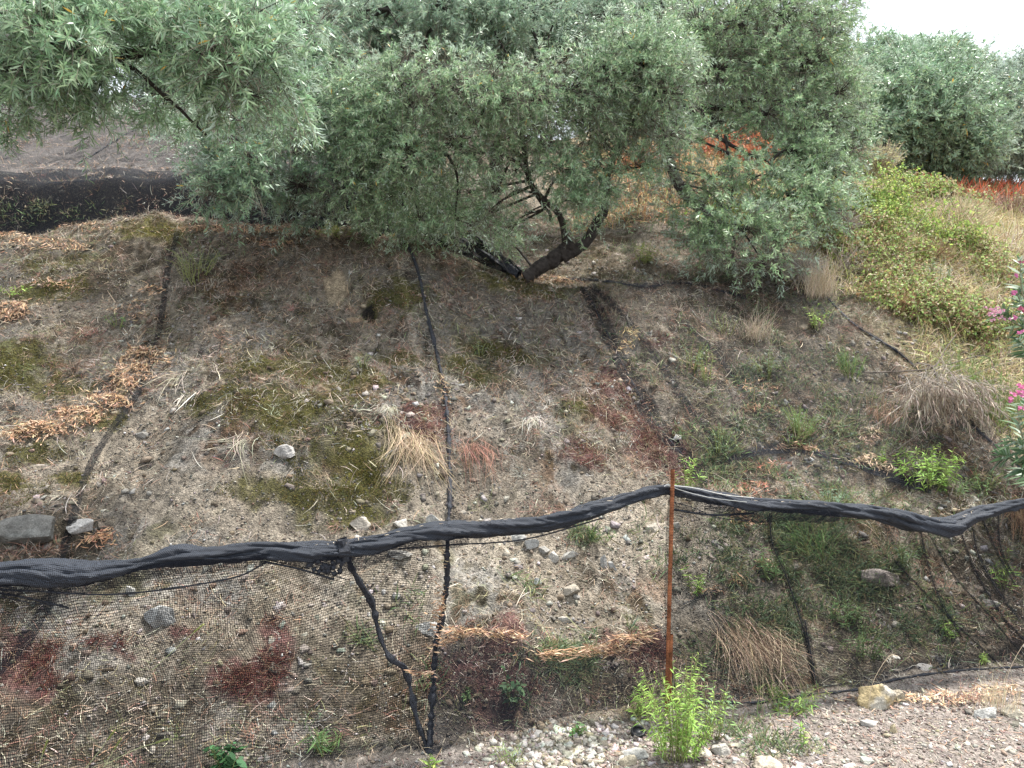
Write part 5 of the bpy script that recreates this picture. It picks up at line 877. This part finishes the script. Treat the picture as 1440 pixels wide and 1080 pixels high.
olive('olive_tree', 'olive with long bright willow-like leaves hanging in from the upper left', at(-230, 320, 6.9),
 [(P_((-230, 330, 6.9), (-160, 180, 6.2), (-90, 90, 5.2), (0, 68, 4.3), (60, 70, 4.1), (120, 72, 4.0), (175, 72, 3.9), (260, 60, 3.9), (340, 50, 4.0)), .09, .010), (P_((60, 70, 4.1), (110, 62, 4.0), (150, 74, 3.95), (190, 100, 3.9), (250, 150, 4.0), (290, 190, 4.1)), .022, .006), (P_((120, 72, 4.0), (160, 30, 3.9), (220, 0, 3.9)), .016, .006)],
 [(20, 30, 3.6, .2), (70, 60, 3.5, .2), (30, 95, 3.6, .17), (100, 90, 3.6, .15), (120, 40, 3.8, .18), (60, 10, 3.6, .2), (170, 10, 3.9, .16), (230, 30, 3.9, .2), (290, 40, 3.8, .2), (340, 30, 3.8, .2), (370, 80, 3.8, .2), (310, 90, 3.7, .2), (350, 130, 3.8, .17), (270, 100, 3.9, .16), (240, 130, 4.1, .16), (300, 150, 4.1, .16), (390, 130, 4.1, .18), (10, 140, 3.8, .08), (125, 150, 3.9, .05), (150, 105, 3.9, .07), (-60, 60, 3.6, .22), (110, 10, 3.6, .18), (-40, 150, 3.7, .2), (400, 30, 4.2, .2)], L=.055, W=.0090, dens=.75, twl=(.12, .22), per=22, leafc=[(.24, .37, .215), (.31, .45, .27), (.18, .28, .16), (.40, .52, .35)])
olive('olive_tree', 'low hanging olive bough drooping to the crest over the dark terrace net', at(330, 120, 7.6),
 [(P_((400, 310, 7.4), (420, 200, 7.3), (400, 120, 7.0), (370, 60, 6.8)), .07, .02), (P_((400, 120, 7.0), (350, 160, 6.2), (330, 220, 5.8), (330, 260, 5.6)), .02, .006)],
 [(330, 170, 5.6, .24), (290, 210, 5.6, .16), (350, 220, 5.5, .24), (310, 255, 5.5, .2), (350, 275, 5.5, .16), (300, 275, 5.4, .12), (400, 200, 5.8, .28), (420, 260, 5.9, .24), (440, 150, 6.2, .34), (430, 60, 6.5, .4), (400, 110, 6.4, .34), (460, 100, 6.6, .36), (390, 270, 6.1, .18), (450, 300, 6.2, .12), (250, 190, 5.8, .1)], L=.048, dens=.8, leafc=[(.20, .30, .19), (.26, .37, .23), (.15, .23, .15)], twl=(.14, .26))
olive('olive_tree', 'wide olive crown on the right whose boughs sweep down to the bramble slope', g1(1010, 345),
 [(P_((1010, 345, 7.4), (990, 300, 7.6), (955, 262, 7.8), (938, 205, 7.8), (960, 158, 7.5), (985, 152, 7.3), (1020, 150, 7.2), (1080, 140, 7.1), (1140, 150, 7.1)), .07, .012), (P_((960, 158, 7.5), (975, 120, 7.4), (1000, 90, 7.3), (1050, 50, 7.3)), .03, .01), (P_((985, 152, 7.3), (1000, 185, 7.1), (1045, 215, 6.9), (1085, 235, 6.8), (1100, 300, 6.7)), .022, .006), (P_((1000, 90, 7.3), (1080, 60, 7.4), (1150, 40, 7.5)), .02, .006), (P_((1020, 190, 7), (1030, 260, 6.8), (1020, 320, 6.6)), .014, .005)],
 [(980, 40, 7.0, .4), (1040, 30, 7.1, .42), (1100, 20, 7.2, .4), (1160, 25, 7.4, .34), (1010, 100, 7.0, .34), (1070, 90, 7.1, .36), (1130, 90, 7.2, .34), (1170, 90, 7.4, .26), (1080, 160, 7.0, .28), (1130, 160, 7.1, .32), (1170, 170, 7.1, .26), (1110, 215, 6.9, .26), (1160, 235, 6.9, .26), (1060, 250, 6.7, .22), (1110, 280, 6.7, .26), (1150, 290, 6.6, .2), (1010, 250, 6.6, .18), (1000, 300, 6.5, .22), (1050, 320, 6.4, .24), (1100, 340, 6.4, .2), (1030, 365, 6.3, .13), (1075, 372, 6.3, .11), (960, 260, 6.6, .15), (1010, 170, 7.2, .15), (970, 200, 6.7, .16), (985, 345, 6.5, .12), (930, 230, 6.7, .14), (945, 290, 6.7, .11), (1180, 130, 7.2, .24), (1190, 210, 7.1, .2)], dens=.8, W=.010, leafc=[(.26, .385, .20), (.34, .47, .26), (.19, .29, .16), (.42, .53, .33)])
olive('olive_tree', 'tall pale olive crown filling the top middle behind the central one', at(700, 300, 9),
 [(P_((775, 215, 7.9), (770, 150, 7.8), (765, 90, 7.7), (740, 20, 7.7), (725, -30, 7.7)), .028, .010), (P_((768, 120, 7.75), (800, 70, 7.6), (830, 20, 7.5), (850, -20, 7.5)), .014, .006), (P_((770, 150, 7.8), (720, 90, 7.6), (690, 30, 7.5), (680, -20, 7.5)), .014, .006), (P_((765, 90, 7.7), (775, 40, 7.6), (800, -10, 7.6)), .012, .006), (P_((640, 130, 7.6), (600, 70, 7.5), (610, 20, 7.4), (590, -20, 7.4)), .014, .006), (P_((560, 110, 7.4), (570, 60, 7.3), (545, 10, 7.3)), .012, .005), (P_((690, 300, 9), (700, 200, 9), (720, 120, 8.9), (740, 60, 8.8), (750, -20, 8.8)), .09, .02), (P_((720, 120, 8.9), (660, 60, 8.6), (600, 20, 8.5)), .04, .012), (P_((740, 60, 8.8), (790, 60, 8.6), (830, 20, 8.6)), .03, .01), (P_((740, 60, 8.8), (700, 20, 8.6), (690, -30, 8.6)), .025, .01)],
 [(460, 20, 8.0, .5), (520, 60, 8.0, .45), (560, 10, 8.0, .5), (620, 50, 8.0, .45), (660, 0, 8.0, .5), (700, 60, 8.4, .42), (760, 10, 8.4, .5), (810, 60, 8.4, .4), (860, 10, 8.4, .45), (930, 10, 8.3, .45), (590, 90, 8.2, .4), (770, 90, 8.6, .35), (880, 50, 8.4, .4), (960, 50, 8.5, .4), (450, 80, 8.2, .4), (500, 20, 7.4, .3), (660, 90, 7.6, .26), (720, 20, 7.6, .3), (620, 10, 7.4, .3), (850, 20, 7.4, .3), (480, -20, 8.2, .4), (540, 150, 8.4, .4), (640, 150, 8.5, .4), (500, 220, 8.6, .3)], L=.055, W=.012, dens=.7, leafc=[(.29, .39, .28), (.36, .46, .33), (.22, .31, .22)], bare=.6)
def fartree(label, base, limbs, blobs, **k):
    kw = dict(L=.10, W=.026, dens=.75, twl=(.25, .5), per=16, droop=.15, bare=.3, leafc=[(.25, .37, .23), (.32, .44, .27), (.19, .28, .18)]); kw.update(k)
    return olive('olive_tree', label, base, limbs, blobs, **kw)
fartree('far olive on the hilltop with dark curved trunks and a wide rounded crown', at(1315, 285, 14.5),
 [(P_((1310, 290, 14.5), (1322, 272, 14.5), (1345, 262, 14.5), (1362, 250, 14.5), (1380, 235, 14.5), (1400, 200, 14.5)), .11, .04), (P_((1260, 285, 14.3), (1280, 268, 14.3), (1285, 250, 14.3), (1268, 235, 14.3), (1250, 215, 14.3)), .09, .03), (P_((1295, 268, 14.4), (1303, 240, 14.4), (1300, 225, 14.4), (1280, 205, 14.4), (1265, 200, 14.4)), .05, .02), (P_((1285, 262, 14.3), (1310, 262, 14.3), (1340, 268, 14.3)), .05, .03), (P_((1303, 240, 14.4), (1320, 200, 14.4), (1330, 160, 14.4)), .05, .02)],
 [(1230, 150, 14.2, .8), (1280, 130, 14.4, .75), (1255, 190, 14, .7), (1310, 170, 14, .8), (1215, 190, 13.8, .6), (1330, 125, 14.6, .6), (1290, 105, 14.8, .5), (1350, 200, 14.2, .7), (1235, 228, 14.2, .5), (1300, 215, 14.4, .45), (1220, 115, 14.8, .5), (1340, 232, 14.2, .4), (1370, 170, 14.6, .6)])
fartree('grey-green far olive with spreading limbs at the right border of the hilltop', at(1440, 250, 16),
 [(P_((1480, 262, 16), (1465, 240, 16), (1430, 238, 16), (1400, 244, 16), (1385, 256, 16), (1365, 258, 16)), .07, .05), (P_((1465, 240, 16), (1440, 200, 16), (1410, 170, 16)), .08, .03)],
 [(1385, 130, 15.8, .6), (1425, 140, 16, .7), (1400, 185, 15.6, .65), (1440, 190, 15.8, .7), (1395, 215, 15.4, .4), (1440, 225, 15.6, .4), (1470, 150, 16, .8), (1440, 110, 16.5, .4)], leafc=[(.27, .35, .26), (.33, .41, .30), (.21, .28, .21)], bare=.6)
fartree('most distant olive crown whose loose top shows against the white sky', at(1270, 270, 20),
 [(P_((1270, 275, 20), (1275, 200, 20), (1290, 130, 20), (1340, 100, 20)), .14, .05)],
 [(1225, 92, 19, .55), (1262, 85, 19, .5), (1300, 82, 19, .5), (1340, 90, 19, .5), (1375, 100, 19.5, .5), (1330, 75, 19, .35), (1245, 72, 19, .3), (1405, 118, 19.5, .4)], L=.12, W=.034, dens=.5, bare=.5)
fartree('far olive tree closing the gaps behind the upper left foliage', at(60, 120, 15),
 [(P_((90, 135, 15), (110, 60, 15), (100, 0, 15)), .14, .05)],
 [(20, 40, 14.5, .9), (100, 60, 14.5, .7), (150, 20, 14.5, .9), (230, 60, 14.5, .9), (300, 100, 14.5, .9), (240, 120, 14.5, .6), (320, 20, 14.5, .9), (60, -20, 14.5, .9), (380, 90, 14.2, .8), (430, 150, 13.5, .7), (20, 90, 14.5, .5)])
fartree('far olive tree behind the tall pale crown in the top middle', at(600, 130, 15),
 [(P_((620, 170, 15), (600, 90, 15), (640, 0, 15)), .14, .05)],
 [(450, 30, 15, 1.), (550, 60, 15, 1.), (650, 30, 15, 1.), (750, 60, 15, 1.), (850, 40, 15, 1.), (940, 60, 15, 1.), (600, 130, 15, .8), (720, 140, 15, .8), (850, 130, 15, .7), (1040, 60, 15.5, 1.), (1120, 70, 16, .8), (500, 140, 15, .7), (980, 120, 15, .7)], dens=.6)
fartree('far olive tree behind the right-hand crown closing the ridge line', at(1080, 190, 17),
 [(P_((1085, 200, 17), (1070, 120, 17), (1050, 40, 17)), .14, .05)],
 [(960, 150, 16.5, .9), (1030, 140, 16.5, .9), (1100, 150, 16.5, .9), (1160, 160, 16.5, .8), (1010, 190, 16, .6), (1080, 195, 16, .6), (1190, 200, 16.5, .6)], dens=.6)
